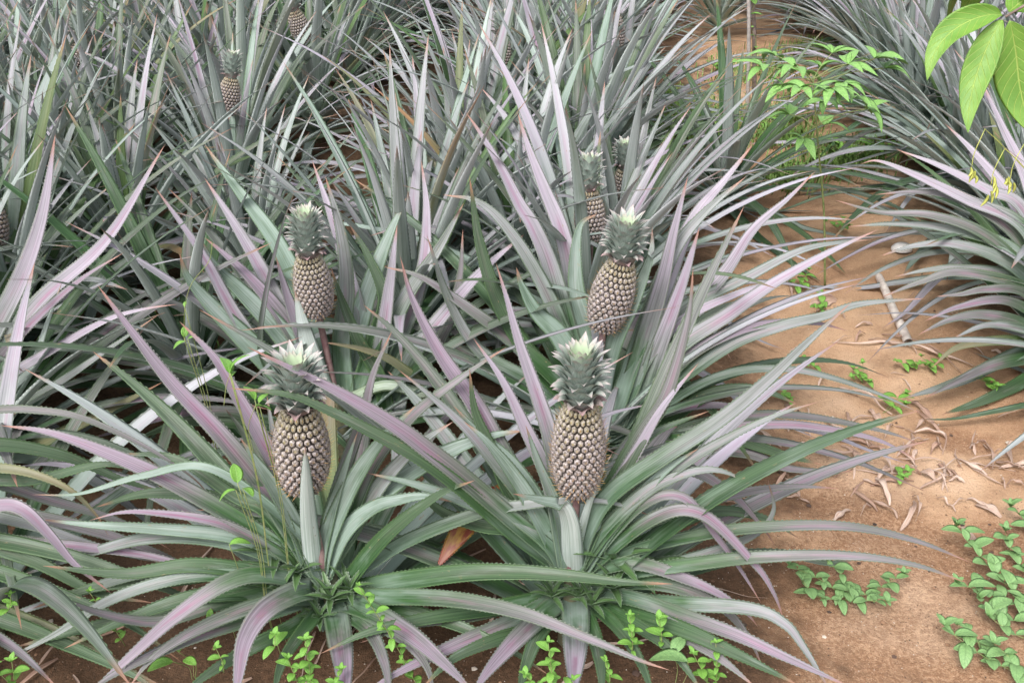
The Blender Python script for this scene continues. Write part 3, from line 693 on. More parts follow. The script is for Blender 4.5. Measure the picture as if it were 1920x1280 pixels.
hero('pineapple plant just off the left edge, its pink and olive leaves reaching in', 1.75, -1.22, L_leaves, None, 22, exclude=lambda d: d < 40 or d > 320, seed=15)
L2_leaves = [
 ('lav', 26, .0, [(-160,830),(-60,760),(0,715),(100,655),(200,600),(267,580),(333,570)]),
 ('grey', 25, .0, [(-150,870),(-60,820),(0,785),(100,725),(200,657),(297,590)]),
 ('silver', 22, .1, [(-130,850),(-60,800),(0,745),(57,690),(83,620),(117,527)]),
 ('pink', 23, .1, [(-130,800),(-30,700),(67,598),(150,525),(233,473)]),
 ('olive', 32, -.05, [(-120,900),(-20,870),(60,838),(167,787),(250,745),(307,715)]),
 ('lav', 42, .25, [(-100,800),(-20,640),(40,520),(80,400),(104,250)]),
 ('lav', 36, .25, [(-100,800),(0,660),(80,560),(200,450),(310,270)]),
]
hero('pineapple plant at the left edge with lavender leaves arching over the dark furrow', 2.35, -1.50, L2_leaves, None, 34, seed=16)

R_leaves = [
 ('mid', 24, .0, [(1985,600),(1913,537),(1797,511),(1730,527),(1653,557)]), ('grey', 22, .1, [(1985,600),(1900,520),(1800,503),(1740,506),(1677,519)]),
 ('mid', 24, -.1, [(1985,620),(1920,550),(1850,543),(1800,552),(1753,556)]), ('pur', 24, -.15, [(1985,620),(1890,565),(1800,575),(1733,602)]),
 ('mid', 26, -.2, [(1985,640),(1913,605),(1840,590),(1780,600),(1720,628)]), ('grey', 22, -.25, [(1985,640),(1920,618),(1850,610),(1783,636)]),
 ('grey', 30, -.3, [(1985,640),(1900,668),(1800,715),(1690,748)]), ('mid', 28, -.35, [(1985,660),(1920,672),(1850,690),(1735,745)]),
 ('green', 28, -.4, [(1985,680),(1913,735),(1840,762),(1765,777)]), ('lav', 28, .3, [(1985,580),(1920,430),(1813,375),(1713,327),(1647,302),(1612,308)]),
 ('lav', 26, .4, [(1985,560),(1920,395),(1850,355),(1760,310),(1680,280)]), ('mid', 26, .3, [(1985,580),(1900,440),(1800,375),(1720,360),(1640,365)]),
 ('grey', 26, .2, [(1985,580),(1900,470),(1780,430),(1680,420),(1590,425)]), ('mid', 24, .2, [(1985,580),(1860,450),(1750,405),(1650,398),(1565,375)]),
 ('grey', 28, .1, [(1985,590),(1900,500),(1800,460),(1720,460),(1650,480)]), ('olive', 26, -.3, [(1985,660),(1900,640),(1800,650),(1745,690)]),
 ('lav', 30, .5, [(1985,560),(1900,380),(1830,290),(1770,230)]), ('lav', 30, .5, [(1985,560),(1930,350),(1880,240),(1840,150)]),
]
hero('pineapple plant at the right edge, its narrow leaf tips arching over the bamboo cane', 3.0, 1.88, R_leaves, None, 26, exclude=lambda d: 150 < d < 265, seed=17, size=1.0)

# ------------------------------------------------------------------ repeated plants: protos, then copies with their parts
def copy_tree(o, parent=None):
    c = o.copy(); C.objects.link(c)
    if parent is not None: c.parent = parent
    for ch in o.children: copy_tree(ch, c)
    return c
def proto(seed, n, fruit=False, size=1.0, spread=0.0, FZ=.44):
    random.seed(seed)
    r = thing('pineapple_plant', '', 'plant', (0, 0, 0), 'pineapple plants growing in rows')
    stem_part(r, 0, 0, 0, .18)
    for i in range(n):
        mb = MB(); gen_leaf(mb, i, n, z0=.13, size=size, spread=spread, fruiting=fruit); mb.build('leaf', [M_TOP, M_UND], r)
    if fruit:
        a = Vector((0, 0, FZ)); b = Vector((.03, -.02, FZ + .165)); c = Vector((.04, -.03, FZ + .295))
        mb = MB(); tube(mb, [Vector((0, 0, .12)), Vector((0, 0, .3)), a + Vector((0, 0, .01))], .010, 8, 8); mb.build('stalk', [M_STALK], r)
        f = make_fruit(r, a, b, .050, 1); make_crown(f, b, c, .050, 60, 5)
    return r
PROT = [proto(21, 52), proto(22, 52, spread=6), proto(23, 42, True), proto(24, 50, size=1.05), proto(25, 48, spread=26, size=1.1), proto(26, 46, True, spread=8), proto(27, 44, True, FZ=.56), proto(28, 42, True, spread=8, FZ=.54)]
def merged(seed, n, size=1.0):
    random.seed(seed); mb = MB()
    for i in range(n): gen_leaf(mb, i, n, z0=.13, size=size, nseg=14, teeth=False, nc=4)
    return mb.build('pineapple_plant', [M_TOP, M_UND], None, link=False)
FAR = [merged(41, 48), merged(42, 50), merged(43, 46, 1.08)]
used = set(); rng = random.Random(99)
def rot_by(o, rz, s): o.rotation_euler = (rng.uniform(-.06, .06), rng.uniform(-.06, .06), rz); o.scale = (s, s, s)
def put(k, x, y, label, s=1.0, rz=None):
    p = PROT[k]
    if k in used: o = copy_tree(p)
    else: o = p; used.add(k)
    o.location = (x, y, relief(x, y)); rot_by(o, rng.uniform(0, 6.28) if rz is None else rz, s)
    o['label'] = label
    st = random.getstate(); random.seed(rng.random()); gr = random.random() < (.85 if -2.5 < x < -1.0 and y > 5.2 else .2)
    for ch in o.children:
        if ch.name.startswith('leaf'): rand_tone(ch, 0, gr and random.random() < .7)
    random.setstate(st)
    return o
def put_far(x, y, label):
    o = rng.choice(FAR).copy(); C.objects.link(o); o.location = (x, y, relief(x, y)); rot_by(o, rng.uniform(0, 6.28), rng.uniform(.9, 1.15))
    tag(o, label, 'plant', 'pineapple plants growing in rows'); o.color = (rng.uniform(.1, .9), rng.uniform(.2, 1.5), rng.choice((0, 0, .2)), 1)
    if x < -.8 and rng.random() < .5: o.color = (rng.uniform(0, .3), rng.uniform(0, .3), 0, 1)
    return o

# plants that carry a fruit one can see
put(5, .25, 3.02, 'fruiting pineapple plant third from the front in the right row of the middle bed', .98)
put(5, .41, 3.50, 'fruiting pineapple plant half hidden behind the third fruit of the right row', .87)
put(6, -1.24, 4.2, 'fruiting pineapple plant in the left bed, its fruit before a dark gap at upper left', .93, 1.0)
put(2, -1.68, 2.98, 'fruiting pineapple plant at the left edge, only the side of its fruit in view', 1.0)
put(7, -.05, 5.0, 'fruiting pineapple plant in the upper middle with a small pink necked fruit', .98, 2.2)
put(6, .56, 5.3, 'fruiting pineapple plant at the upper middle beside the soil path, fruit near the top edge', 1.05, 2.9)
put(7, -1.12, 5.6, 'fruiting pineapple plant with wide bare fan of leaves beside the dark gap at top', 1.05, 4.0)
put(6, -2.1, 4.9, 'fruiting pineapple plant deep in the upper left mass of leaves', 1.0, .4)
put(2, 3.15, 7.0, 'fruiting pineapple plant near the top of the right bed', 1.05, 1.7)
taken = [(-.40, 1.68), (.125, 1.68), (-.5, 2.45), (.235, 2.38), (-1.22, 1.75), (-1.5, 2.35), (.25, 3.02), (.38, 3.62), (-1.2, 4.3), (-1.68, 2.98), (-.05, 5.05), (.55, 5.55), (-1.15, 6.0), (-2.1, 4.9), (3.15, 7.0), (1.88, 3.0)]
def free(x, y, r=.30): return all(abs(x - a) > .22 or not (b - .62 < y < b) for a, b in ((-1.24, 4.2), (-.05, 5.0), (.56, 5.3), (-1.12, 5.6))) and (x + .72) ** 2 + (y - 5.2) ** 2 > .2 and (x + 1.75) ** 2 + (y - 6.4) ** 2 > .16 and all((x - a) ** 2 + (y - b) ** 2 > r * r for a, b in taken)
LAB = {'L': 'pineapple plant without visible fruit in the dense mass of leaves at upper left',
       'M': 'pineapple plant without visible fruit in the middle bed behind the fruiting ones',
       'R': 'pineapple plant with low arching leaves in the bed right of the soil path',
       'LF': 'distant pineapple plant along the top edge of the left bed', 'MF': 'distant pineapple plant along the top edge above the middle bed',
       'RF': 'distant pineapple plant along the top edge of the right bed'}
rows = [('M', -.48, 3.0), ('M', -.12, 3.05), ('M', .18, 4.1), ('L', -1.62, 3.5), ('L', -2.2, 2.7), ('L', -2.8, 3.2), ('L', -3.5, 4.6), ('L', -4.1, 5.4), ('L', -4.8, 6.6), ('L', -5.4, 7.6),
        ('R', 1.9, 3.5), ('R', 1.80, 5.6), ('R', 2.55, 3.3), ('R', 3.15, 4.2), ('R', 3.8, 5.4), ('R', 4.5, 6.6)]
for x_, y_, t_ in ((-.98, 3.42, 'green pineapple plant filling the furrow behind the second left fruit'), (-1.72, 2.66, 'green pineapple plant at the left edge below the half cut-off fruit')):
    o = put(1, x_, y_, t_, .8); taken.append((x_, y_))
    for ch in o.children:
        if ch.name.startswith('leaf'): ch.color = (rng.uniform(.1, .6), rng.choice((.1, .4, .8, 1.2)), 0, 1)
o = put(4, -1.02, 2.78, 'dark green pineapple plant deep in the furrow left of the second left fruit', .82); taken.append((-1.02, 2.78))
for ch in o.children:
    if ch.name.startswith('leaf'): ch.color = (rng.uniform(0, .4), rng.choice((0, .1, .3)), 0, 1)
put(4, 2.02, 2.66, 'pineapple plant at the right edge nearest the camera, low leaves tipping towards the dry litter', .85); taken.append((2.02, 2.66))
DG = 'low glossy dark green pineapple plant reaching over the path short of the sapling'
for x_, y_, k_, s_ in ((1.0, 4.45, 4, .85),):
    o = put(k_, x_, y_, DG if y_ < 5 else DG.replace('short of', 'just beyond'), s_); taken.append((x_, y_))
    for ch in o.children:
        if ch.name.startswith('leaf'): ch.color = (rng.uniform(0, .3), rng.choice((0, .0, .1, 1.2)), rng.choice((0, 0, .2)), 1)
for side, x0, y0 in rows:
    y = y0
    while y < 10.2:
        x = x0 + (.07 if x0 == .18 else .12) * (y - 2) + rng.uniform(-.07, .07); yy = y + rng.uniform(-.06, .06)
        if free(x, yy) and abs(x) < .56 * (yy + .4) + .9:
            taken.append((x, yy))
            if yy < 6.9: put(rng.choice((0, 1, 3, 3) if side != 'R' else (1, 4, 4, 3)), x, yy, LAB[side], rng.uniform(.88, 1.08))
            else: put_far(x, yy, LAB[side + 'F'])
        y += rng.uniform(.40, .50)
for x, y in ((1.75, 8.7), (1.3, 9.6), (2.2, 9.8), (1.75, 10.5)):
    put_far(x, y, 'dark glossy pineapple plant closing off the far end of the soil path' if y < 9 else LAB['MF'])
for i, p in enumerate(PROT):
    if i not in used: print('unused proto', i)

# ------------------------------------------------------------------ weeds, sapling, branch and litter
random.seed(5)
def ell(s): return max(0.0, math.sin(math.pi * min(1, max(0, s)) ** .86)) ** .75 if 0 < s < 1 else 0.0
def lance(s): return max(0.0, math.sin(math.pi * s ** .8)) ** .9 * (1 - .25 * s) if 0 < s < 1 else 0.0
def leaf_mesh(L, W, mat, prof=ell, droop=.3, fold=.22, n=10, name='leaf'):
    mb = MB(); pts = [Vector((L * t, 0, L * (.10 * math.sin(t * 3.1) - droop * t * t))) for t in (0, .25, .5, .75, 1)]
    ribbon(mb, pts, W, prof=prof, fold=fold, thick=.0005, nc=6, n=n, teeth=False, mats=(0, 0), outdir=(1, 0, 0))
    return mb.build(name, [mat], None, link=False).data
SMALL = {k: [leaf_mesh(1, w_, m, ell, dr) for w_, dr in ((.62, .25), (.7, .1), (.55, .4))] for k, m in (('weed', M_WEED), ('creep', M_CREEP))}
def place_leaf(parent, kind, p, az, el, size, roll=0, name='leaf'):
    o = bpy.data.objects.new(name, random.choice(SMALL[kind])); C.objects.link(o); o.parent = parent
    o.location = Vector(p) - parent.location; o.rotation_euler = (roll, -el, az); o.scale = (size,) * 3
    return o
def shoots(kind, label, cat, stems, size, step=.022, name='weed', group=None, whorl=2, mat=None, r=.0012, el=.25):
    """stems: list of 3D point lists; opposite leaf pairs along every stem and a tuft at its end"""
    root = thing(name, label, cat, stems[0][0], group)
    for pts in stems:
        mb = MB(); L = tube(mb, pts, r, 5, 12, 0, .6); mb.build('stem', [mat or M_WEEDSTEM], root)
        c, _ = spline(pts, max(2, int(L / step))); m = len(c) - 1
        for i in range(1, m + 1):
            a0 = i * 1.57 + random.uniform(-.4, .4); tipf = i == m
            for j in range(whorl if not tipf else 4):
                az = a0 + j * 6.2832 / (whorl if not tipf else 4) + random.uniform(-.2, .2)
                s = size * random.uniform(.55, 1.2) * (1 if not tipf else .6)
                q = place_leaf(root, kind, c[i], az, el + (.5 if tipf else 0) + random.uniform(-.2, .2), s)
    return root
def onG(pp, h=.012): return [G(a, b, 0) + Vector((0, 0, h + .018 * i + relief(*G(a, b, 0).xy))) for i, (a, b) in enumerate(pp)]
# creeping herb on the sand, lower right
shoots('creep', 'low creeping herb on the sand beneath long arching leaf tips right of the front plant', 'weed',
       [onG([(1590, 1120), (1540, 1100), (1475, 1085)]), onG([(1590, 1120), (1580, 1090), (1545, 1070)]), onG([(1590, 1120), (1640, 1110), (1690, 1090)]), onG([(1590, 1120), (1620, 1130), (1660, 1140)]), onG([(1590,1120),(1530,1125),(1500,1110)])],
       .040, .022, group='creeping herbs on the sand')
shoots('creep', 'large creeping herb sprawling over the sand at the lower right edge', 'weed',
       [onG([(1960, 1150), (1890, 1100), (1830, 1050), (1790, 1000)]), onG([(1950, 1140), (1870, 1120), (1790, 1105)]), onG([(1960, 1100), (1900, 1050), (1880, 1010)]), onG([(1950, 1160), (1870, 1160), (1830, 1140)]), onG([(1960, 1020), (1920, 980), (1890, 965)]), onG([(1960, 1200), (1900, 1190), (1850, 1170)])],
       .054, .027, group='creeping herbs on the sand', el=.5)
shoots('creep', 'small creeping herb trailing a single leafy runner nearest the lower right corner', 'weed',
       [onG([(1930, 1250), (1860, 1235), (1800, 1210), (1765, 1190)]), onG([(1860, 1235), (1830, 1200), (1790, 1180)]), onG([(1930, 1250), (1890, 1225), (1860, 1215)])], .050, .027, group='creeping herbs on the sand')
# bright upright shoots at the front
def upright(label, base, top, Y, size, dY=0, bow=6, step=.018, extra=()):
    st = []
    for b_, t_ in ((base, top),) + tuple(extra):
        a = P(b_[0], b_[1], Y); c = P(t_[0], t_[1], Y + dY); m = (a + c) / 2 + Vector((bow * .001, -.004, 0)); a.z = max(a.z, .0) ; st.append([a, m, c])
    return shoots('weed', label, 'weed', st, size, step, group='bright green weed shoots', el=.35)
upright('trailing bright green weed running down between the two front plants', (790, 1300), (672, 1098), 1.47, .026, -.01, 8, .024)
upright('clump of bright green weed shoots at the bottom edge before the left plant', (585, 1320), (572, 1200), 1.40, .028, 0, 4, .017, extra=(((600, 1320), (640, 1255)), ((570, 1320), (540, 1235))))
upright('upright bright weed shoot at the bottom edge before the right plant', (1035, 1320), (1028, 1205), 1.36, .027, 0, 3, .016, extra=(((1040, 1320), (985, 1265)), ((1045, 1320), (1075, 1275))))
upright('small bright weed standing just right of the front leaf channel', (1185, 1230), (1180, 1155), 1.48, .028, 0, 3, .018)
upright('small bright weed second to the right of the front leaf channel', (1240, 1215), (1235, 1160), 1.50, .030, 0, 3, .018)
upright('bright weed beside a big soft round leaf at the bottom right', (1340, 1290), (1342, 1205), 1.46, .028, 0, 3, .018, extra=(((1330, 1290), (1300, 1225)),))
upright('bright weed low at the bottom beneath the dark sprawling leaves', (1140, 1290), (1135, 1240), 1.42, .026)
upright('bright weed with tiny leaves climbing over the lower left leaves', (235, 1210), (168, 1110), 1.62, .020, 0, 5, .022)
upright('bright weed sprig in the extreme lower left corner', (30, 1290), (22, 1240), 1.44, .032, 0, 2, .02, extra=(((30, 1290), (-10, 1250)),))
upright('bright weed sprig on dark leaves at the left edge', (10, 1150), (20, 1115), 1.60, .030)
upright('bright weed between the curved pink leaf and the dark soil', (420, 1260), (405, 1215), 1.46, .024)
upright('bright weed poking out beside the hanging front leaf', (505, 1225), (515, 1190), 1.44, .034)
def single_leaves(label, spec, kind='weed', cat='weed', name='weed', stems=()):
    root = thing(name, label, cat, P(*spec[0][0], spec[0][1]), 'bright green weed shoots')
    for (pp, Y, az, el, s, roll) in spec: place_leaf(root, kind, P(*pp, Y), az, el, s, roll)
    m = sum((P(*q[0], q[1]) for q in spec), Vector()) / len(spec); ft = Vector((m.x + .02, m.y + .05, 0))
    mb = MB()
    for (pp, Y, az, el, s, roll) in spec: a = P(*pp, Y); tube(mb, [a, a.lerp(ft, .35) + Vector((.006, .01, 0)), a.lerp(ft, .7) + Vector((-.006, 0, 0)), ft], .0010, 5, 12, 0, .8)
    mb.build('stem', [M_WEEDSTEM], root)
    for pts, Y in stems:
        mb = MB(); tube(mb, [P(a, b, Y) for a, b in pts], .0009, 5, 14, 0, .8); mb.build('stem', [M_WEEDSTEM], root)
    return root
single_leaves('twining vine sprig with two glowing yellow-green leaves left of the left crown',
   [((430, 700), 1.60, 2.0, .5, .045, .5), ((432, 700), 1.60, .8, .9, .048, -.5), ((434, 705), 1.60, 1.4, .3, .02, 0)], name='vine', cat='vine', stems=[([(420, 760), (424, 725), (432, 700)], 1.60)])
single_leaves('vine sprig with soft round leaves beside the shoulder of the left fruit',
   [((478, 750), 1.62, 2.2, .7, .038, .4), ((480, 762), 1.62, -.4, .1, .036, -.6), ((485, 755), 1.62, 1.0, .6, .026, 0)], name='vine', cat='vine', stems=[([(475, 850), (466, 800), (480, 758)], 1.62)])
single_leaves('twining vine with three round leaves left of the foot of the left fruit',
   [((445, 905), 1.58, 1.9, .8, .040, .3), ((455, 915), 1.58, -.7, .2, .036, -.4), ((442, 918), 1.58, 3.5, -.1, .036, .2)], name='vine', cat='vine')
single_leaves('thin vine tendril hanging from a leaf tip, tiny yellow-green leaflets on it',
   [((345, 632), 1.95, 1.5, .9, .026, .5), ((347, 640), 1.95, 3.6, -.2, .030, 0), ((352, 636), 1.95, .3, .4, .022, 0), ((346, 575), 1.95, 1.5, .8, .014, 0)], name='vine', cat='vine', stems=[([(398, 455), (392, 490), (360, 530), (347, 575), (345, 635)], 1.95)])
single_leaves('broad three-leaved weed on the brown soil at lower left', [((335, 1222), 1.50, 1.8, .2, .036, 0), ((325, 1240), 1.50, 3.5, .1, .052, 0), ((345, 1235), 1.50, -.5, .1, .034, 0)])
single_leaves('weed leaves under the hanging leaf beside the left front rosette', [((395, 1140), 1.58, 4.8, -.6, .032, 0), ((430, 1020), 1.62, .4, .1, .042, 0)])
single_leaves('large soft grey-green round leaf near the bottom beside a bright weed', [((1290, 1240), 1.44, 2.9, .1, .075, .2), ((1262, 1225), 1.46, 1.0, .3, .05, 0)], kind='creep')

# weeds growing on the path
wi = 0
for (px, py, n_, s_, lab) in ((1620, 705, 7, .034, 'green weed tuft on the path before the fallen dry leaves'), (1700, 680, 6, .034, 'green weed tuft on the path against the stick pile'), (1752, 690, 7, .036, 'green weed tuft at the foot of the right bed'),
      (1605, 700, 5, .03, 'green weed tuft left of the others in the middle of the path'), (1658, 760, 4, .045, 'two-leaved seedling alone on the open sand of the path'), (1682, 878, 5, .036, 'small pale weed at the edge of the dry leaf heap'),
      (1500, 540, 7, .05, 'broad weed at the foot of the sapling on the path'), (1545, 575, 5, .045, 'broad weed beside the whitish dry leaf on the path'), (1478, 750, 4, .055, 'grey-green weed among leaf tips at the left of the path'),
      (1540, 690, 4, .05, 'lone weed leaf cluster among the arching tips by the path'), (1860, 725, 6, .04, 'weed tuft under the right bed near the right edge'), (1350, 128, 8, .06, 'small weed in the far part of the sand path'),
      (1345, 165, 8, .06, 'weed tuft near the grassy patch far up the path'), (1445, 230, 8, .07, 'weed at the foot of the two upright stakes'), (1590, 300, 9, .07, 'bright leafy weed under the right bed beyond the sapling'),
      (1640, 290, 9, .07, 'bright leafy weed farthest under the right bed'), (1560, 330, 7, .06, 'bright leafy weed nearest the sapling stem'), (1700, 300, 8, .06, 'weed peeping from the shadow of the right bed'), (1575, 430, 6, .05, 'weed between sapling and right bed on the sand')):
    g = G(px, py); g.z = relief(g.x, g.y)
    st = []
    for q in range(max(2, n_ // 2)):
        a = random.uniform(0, 6.28); l_ = s_ * random.uniform(.8, 1.8); st.append([g.copy(), g + Vector((math.cos(a) * l_ * .5, math.sin(a) * l_ * .5, l_ * .5)), g + Vector((math.cos(a) * l_, math.sin(a) * l_, l_ * .7))])
    shoots('weed', lab, 'weed', st, s_, s_ * .7, group='weeds on the path')

# sapling with hand-shaped leaves
def finger_leaf_plant():
    base = G(1548, 530); Y = base.y; top = P(1524, 140, Y - .02)
    root = thing('sapling', 'slender young sapling with bright hand-shaped leaves standing on the sand path', 'sapling', (base.x, base.y, relief(base.x, base.y)))
    mb = MB(); ctr = [base - Vector((0, 0, .02)), P(1545, 400, Y), P(1532, 250, Y - .01), top]; tube(mb, ctr, .0048, 8, 20, 0, .5); mb.build('trunk', [M_TWIG], root)
    prox = [leaf_mesh(1, w_, M_SAPL, lance, dr, .25, 12) for w_, dr in ((.42, .18), (.46, .32), (.40, .05))]
    spec = []                                       # petiole end in the picture, distance offset, leaflet length
    for (px, py, dy, n, L) in ((1430, 125, -.08, 3, .12), (1490, 125, -.02, 4, .13), (1500, 135, .18, 4, .12), (1590, 120, .02, 4, .13), (1640, 110, .10, 4, .15), (1580, 155, -.16, 4, .13), (1560, 165, -.22, 3, .12),
                               (1625, 205, -.05, 4, .13), (1540, 125, .22, 4, .12), (1505, 260, -.04, 3, .11), (1480, 215, .1, 3, .11), (1470, 160, -.12, 4, .12), (1660, 128, .1, 3, .13), (1455, 105, .15, 3, .12), (1560, 100, .25, 4, .12), (1500, 165, -.2, 4, .12), (1600, 185, -.12, 3, .12), (1545, 235, .02, 3, .11), (1545, 190, -.10, 3, .10)):
        e = P(px, py, Y + dy); s = P(1528 if py > 180 else 1524, max(150, min(240, py + 30)), Y); lf = thing('leaf', '', '', (0, 0, 0)); del lf['label'], lf['category']; lf.parent = root; lf.location = e - root.location
        mb = MB(); tube(mb, [s, (s + e) / 2 + Vector((0, 0, .012)), e], .0018, 5, 8); st = mb.build('petiole', [M_WEEDSTEM], None); st.parent = lf; st.location = -e
        d = e - s; a0 = math.atan2(d.y, d.x)
        n += 1
        for j in range(n):
            a = a0 + (j - (n - 1) / 2) * .72 + random.uniform(-.12, .12); o = bpy.data.objects.new('leaflet', random.choice(prox)); C.objects.link(o); o.parent = lf
            o.rotation_euler = (random.uniform(-.35, .35), random.uniform(-.35, .35), a); k_ = L * random.uniform(.65, .98); o.scale = (k_, k_, k_)
finger_leaf_plant()

# two stakes with a climbing vine, far up the path
g = G(1404, 192); g.z = relief(g.x, g.y)
mb = MB(); tube(mb, [g - Vector((0, 0, .05)), P(1404, 60, g.y), P(1402, -60, g.y + .02), P(1403, -150, g.y + .02)], .013, 9, 14, 0, .8); st = mb.build('stake', [M_GREYWOOD], None, origin=g); st.location = g
tag(st, 'grey wooden stake, left of the pair standing far up the path', 'stake', 'stakes on the path')
g2 = G(1417, 186); g2.z = relief(g2.x, g2.y)
mb = MB(); tube(mb, [g2 - Vector((0, 0, .05)), P(1414, 60, g2.y), P(1409, -60, g2.y), P(1408, -150, g2.y)], .015, 9, 14, 0, .8); st = mb.build('stake', [M_BARK], None, origin=g2); st.location = g2
tag(st, 'reddish brown stake, right of the pair standing far up the path', 'stake', 'stakes on the path')
vs = [P(1424, 185, g2.y), P(1404, 130, g2.y - .06), P(1420, 80, g2.y - .06), P(1401, 40, g2.y - .06), P(1418, 0, g2.y - .06), P(1406, -60, g2.y - .06)]
shoots('weed', 'green vine winding up the two stakes far along the path', 'vine', [vs], .075, .075, name='vine', whorl=1, r=.002)

# overhanging branch, upper right corner
def branch():
    Y = 1.22; root = thing('tree_branch', 'overhanging twig with large veined green leaves in the upper right corner', 'branch', P(1885, 30, Y))
    mb = MB(); tube(mb, [P(2400, -260, Y + .25), P(2050, -60, Y + .08), P(1930, 5, Y), P(1885, 32, Y)], .0045, 7, 16, 0, .35); mb.build('twig', [M_BARK], root)
    for (pp, wpx, dy, fo, face, roll) in (([(1885, 30), (1860, 27), (1820, 38), (1778, 65), (1750, 105), (1738, 152)], 66, -.04, .45, .7, 0), ([(1885, 34), (1872, 48), (1850, 90), (1828, 150), (1817, 205), (1815, 250)], 70, -.06, .3, .9, 0),
                             ([(1888, 34), (1895, 45), (1905, 100), (1912, 160), (1925, 215), (1945, 260)], 104, -.03, .2, .9, 0), ([(1900, -60), (1860, -50), (1825, -10), (1803, 48)], 62, .12, .2, .7, math.pi), ([(1890, 25), (1900, 15), (1925, 0), (1960, 10), (1990, 60)], 80, .02, .2, .8, 0),
                             ([(1840, -90), (1810, -50), (1788, 0), (1772, 55)], 26, .2, .3, .5, 0), ([(1930, 0), (1935, -40), (1930, -90), (1900, -140)], 90, .03, .2, .8, 0), ([(1960, -20), (2000, 20), (2030, 90), (2040, 160)], 90, .05, .2, .8, 0)):
        n = len(pp) - 1; pts = [P(a, b, Y + dy * i / n + .01 * math.sin(3 * i / n)) for i, (a, b) in enumerate(pp)]; mb = MB()
        ribbon(mb, pts, wpx * 1.18 / FPX, prof=lambda s: lance(max(0, (s - .04) / .96)), fold=fo, thick=.0006, nc=12, n=34, teeth=False, mats=(0, 0), face=face, roll=roll, wav=.08)
        mb.build('leaf', [M_BROAD], root)
branch()

# wilted yellow pods dangling before the right bed
for i, (px, py) in enumerate(((1822, 300), (1858, 335), (1894, 325))):
    mb = MB(); Y = 2.75
    tube(mb, [P(px + 12, py - 30, Y), P(px + 4, py - 10, Y), P(px, py + 12, Y)], .0012, 5, 8, 0)
    tube(mb, [P(px + 12, py - 30, Y), P(px + 40, py - 45, Y + .06), Vector((1.8, 2.92, .45)), Vector((1.9, 3.05, .05))], .0011, 5, 16, 0)
    for j in range(5):
        a = P(px + random.uniform(-7, 9), py + random.uniform(-8, 30), Y); d = Vector((random.uniform(-.3, .3), random.uniform(-.3, .3), -1)).normalized() * random.uniform(.02, .045)
        ribbon(mb, [a, a + d * .5 + Vector((.004, 0, 0)), a + d], .011, prof=ell, fold=.5, thick=.0004, nc=4, n=8, teeth=False, mats=(0, 0), outdir=(1, .3, 0), face=.7)
    if i == 0: k = N('wilted_pod'); k.b.inputs['Base Color'].default_value = (.50, .52, .12, 1); k.b.inputs['Roughness'].default_value = .6; M_POD = k.m
    g0 = P(px, py, Y); o = mb.build('wilted_sprig', [M_POD], None, origin=g0); o.location = g0
    tag(o, ('wilted yellow sprig hanging over the right bed, leftmost of three', 'wilted yellow sprig hanging over the right bed, middle and lowest of three', 'wilted yellow sprig hanging at the right edge, rightmost of three')[i], 'sprig', 'wilted sprigs')

# pale bamboo cane, egg shell, dry leaves
def onto(o, g): o.location = g; return o
a, b = G(1648, 518), G(1704, 640); a.z = relief(a.x, a.y) + .016; b.z = relief(b.x, b.y) + .016
mb = MB(); pts = [a.lerp(b, t) + Vector((0, 0, .002 * math.sin(9 * t))) for t in (0, .2, .4, .6, .8, 1)]
tube(mb, pts, .0150, 14, 24, 0, 1.12, cap=False)
for t in (.06, .93): c_, T = a.lerp(b, t), (b - a) * .004; tube(mb, [c_ - T, c_ + T], .0150, 14, 2, 0)
M_CANE = plain('pale_cane', (.50, .42, .37), (.80, .74, .68), 30, .6, .3)
onto(tag(mb.build('bamboo_cane', [M_CANE], None, origin=a), 'short whitish bamboo cane lying on the sand path', 'cane'), a)
g = G(1690, 470); g.z = relief(g.x, g.y) + .002; mb = MB()
for shell in (1.0, .93):
    rr = []
    for i in range(9):
        th = i / 8 * 1.75; rr.append([mb.vert(g + Vector((math.cos(t) * math.sin(th) * .046 * shell, math.sin(t) * math.sin(th) * .034 * shell, .030 * shell * math.cos(th) + .012))) for t in [6.2832 * k / 18 for k in range(18)]])
    for i in range(8):
        for k in range(18): k2 = (k + 1) % 18; mb.face((rr[i][k], rr[i + 1][k], rr[i + 1][k2], rr[i][k2]), ((0, 0),) * 4)
k = N('white_shell'); k.b.inputs['Base Color'].default_value = (.80, .79, .78, 1); k.b.inputs['Roughness'].default_value = .35
onto(tag(mb.build('white_shell', [k.m], None, origin=g), 'smooth white rounded shell half hidden under leaves of the right bed', 'shell'), g)
def dry(px, py, L, W, az, label, grp='dry leaves scattered on the sand', lift=.012, curl=None):
    g = G(px, py); pts = []; cu = random.uniform(-.8, .8) if curl is None else curl; n = 5; p = Vector((g.x, g.y, 0)); a_ = az
    for i in range(n + 1):
        t = i / n; pts.append(Vector((p.x, p.y, relief(p.x, p.y) + .004 + lift * math.sin(t * 3.1) * random.uniform(.5, 1.3)))); a_ += cu / n; p = p + Vector((math.cos(a_), math.sin(a_), 0)) * L / n
    mb = MB(); ribbon(mb, pts, W, prof=lambda s: (max(0.0, math.sin(math.pi * (.06 + .9 * s))) ** .6) * (.8 + .2 * math.sin(13 * s)), fold=random.uniform(.3, 1.0), thick=.0008, nc=6, n=16, teeth=False, mats=(0, 0), twist=random.uniform(-1.8, 1.8), wav=.3, roll=random.uniform(-.4, .4))
    g.z = relief(g.x, g.y); return onto(tag(mb.build('dry_leaf', [M_DRY], None, origin=g), label, 'dry leaf', grp), g)
dry(1640, 628, .36, .022, -.62, 'long straw-coloured dry leaf strip ending beneath the bamboo cane')
dry(1655, 618, .38, .018, -.66, 'long straw-coloured dry leaf strip beside the cane foot, upper of the two', lift=.02)
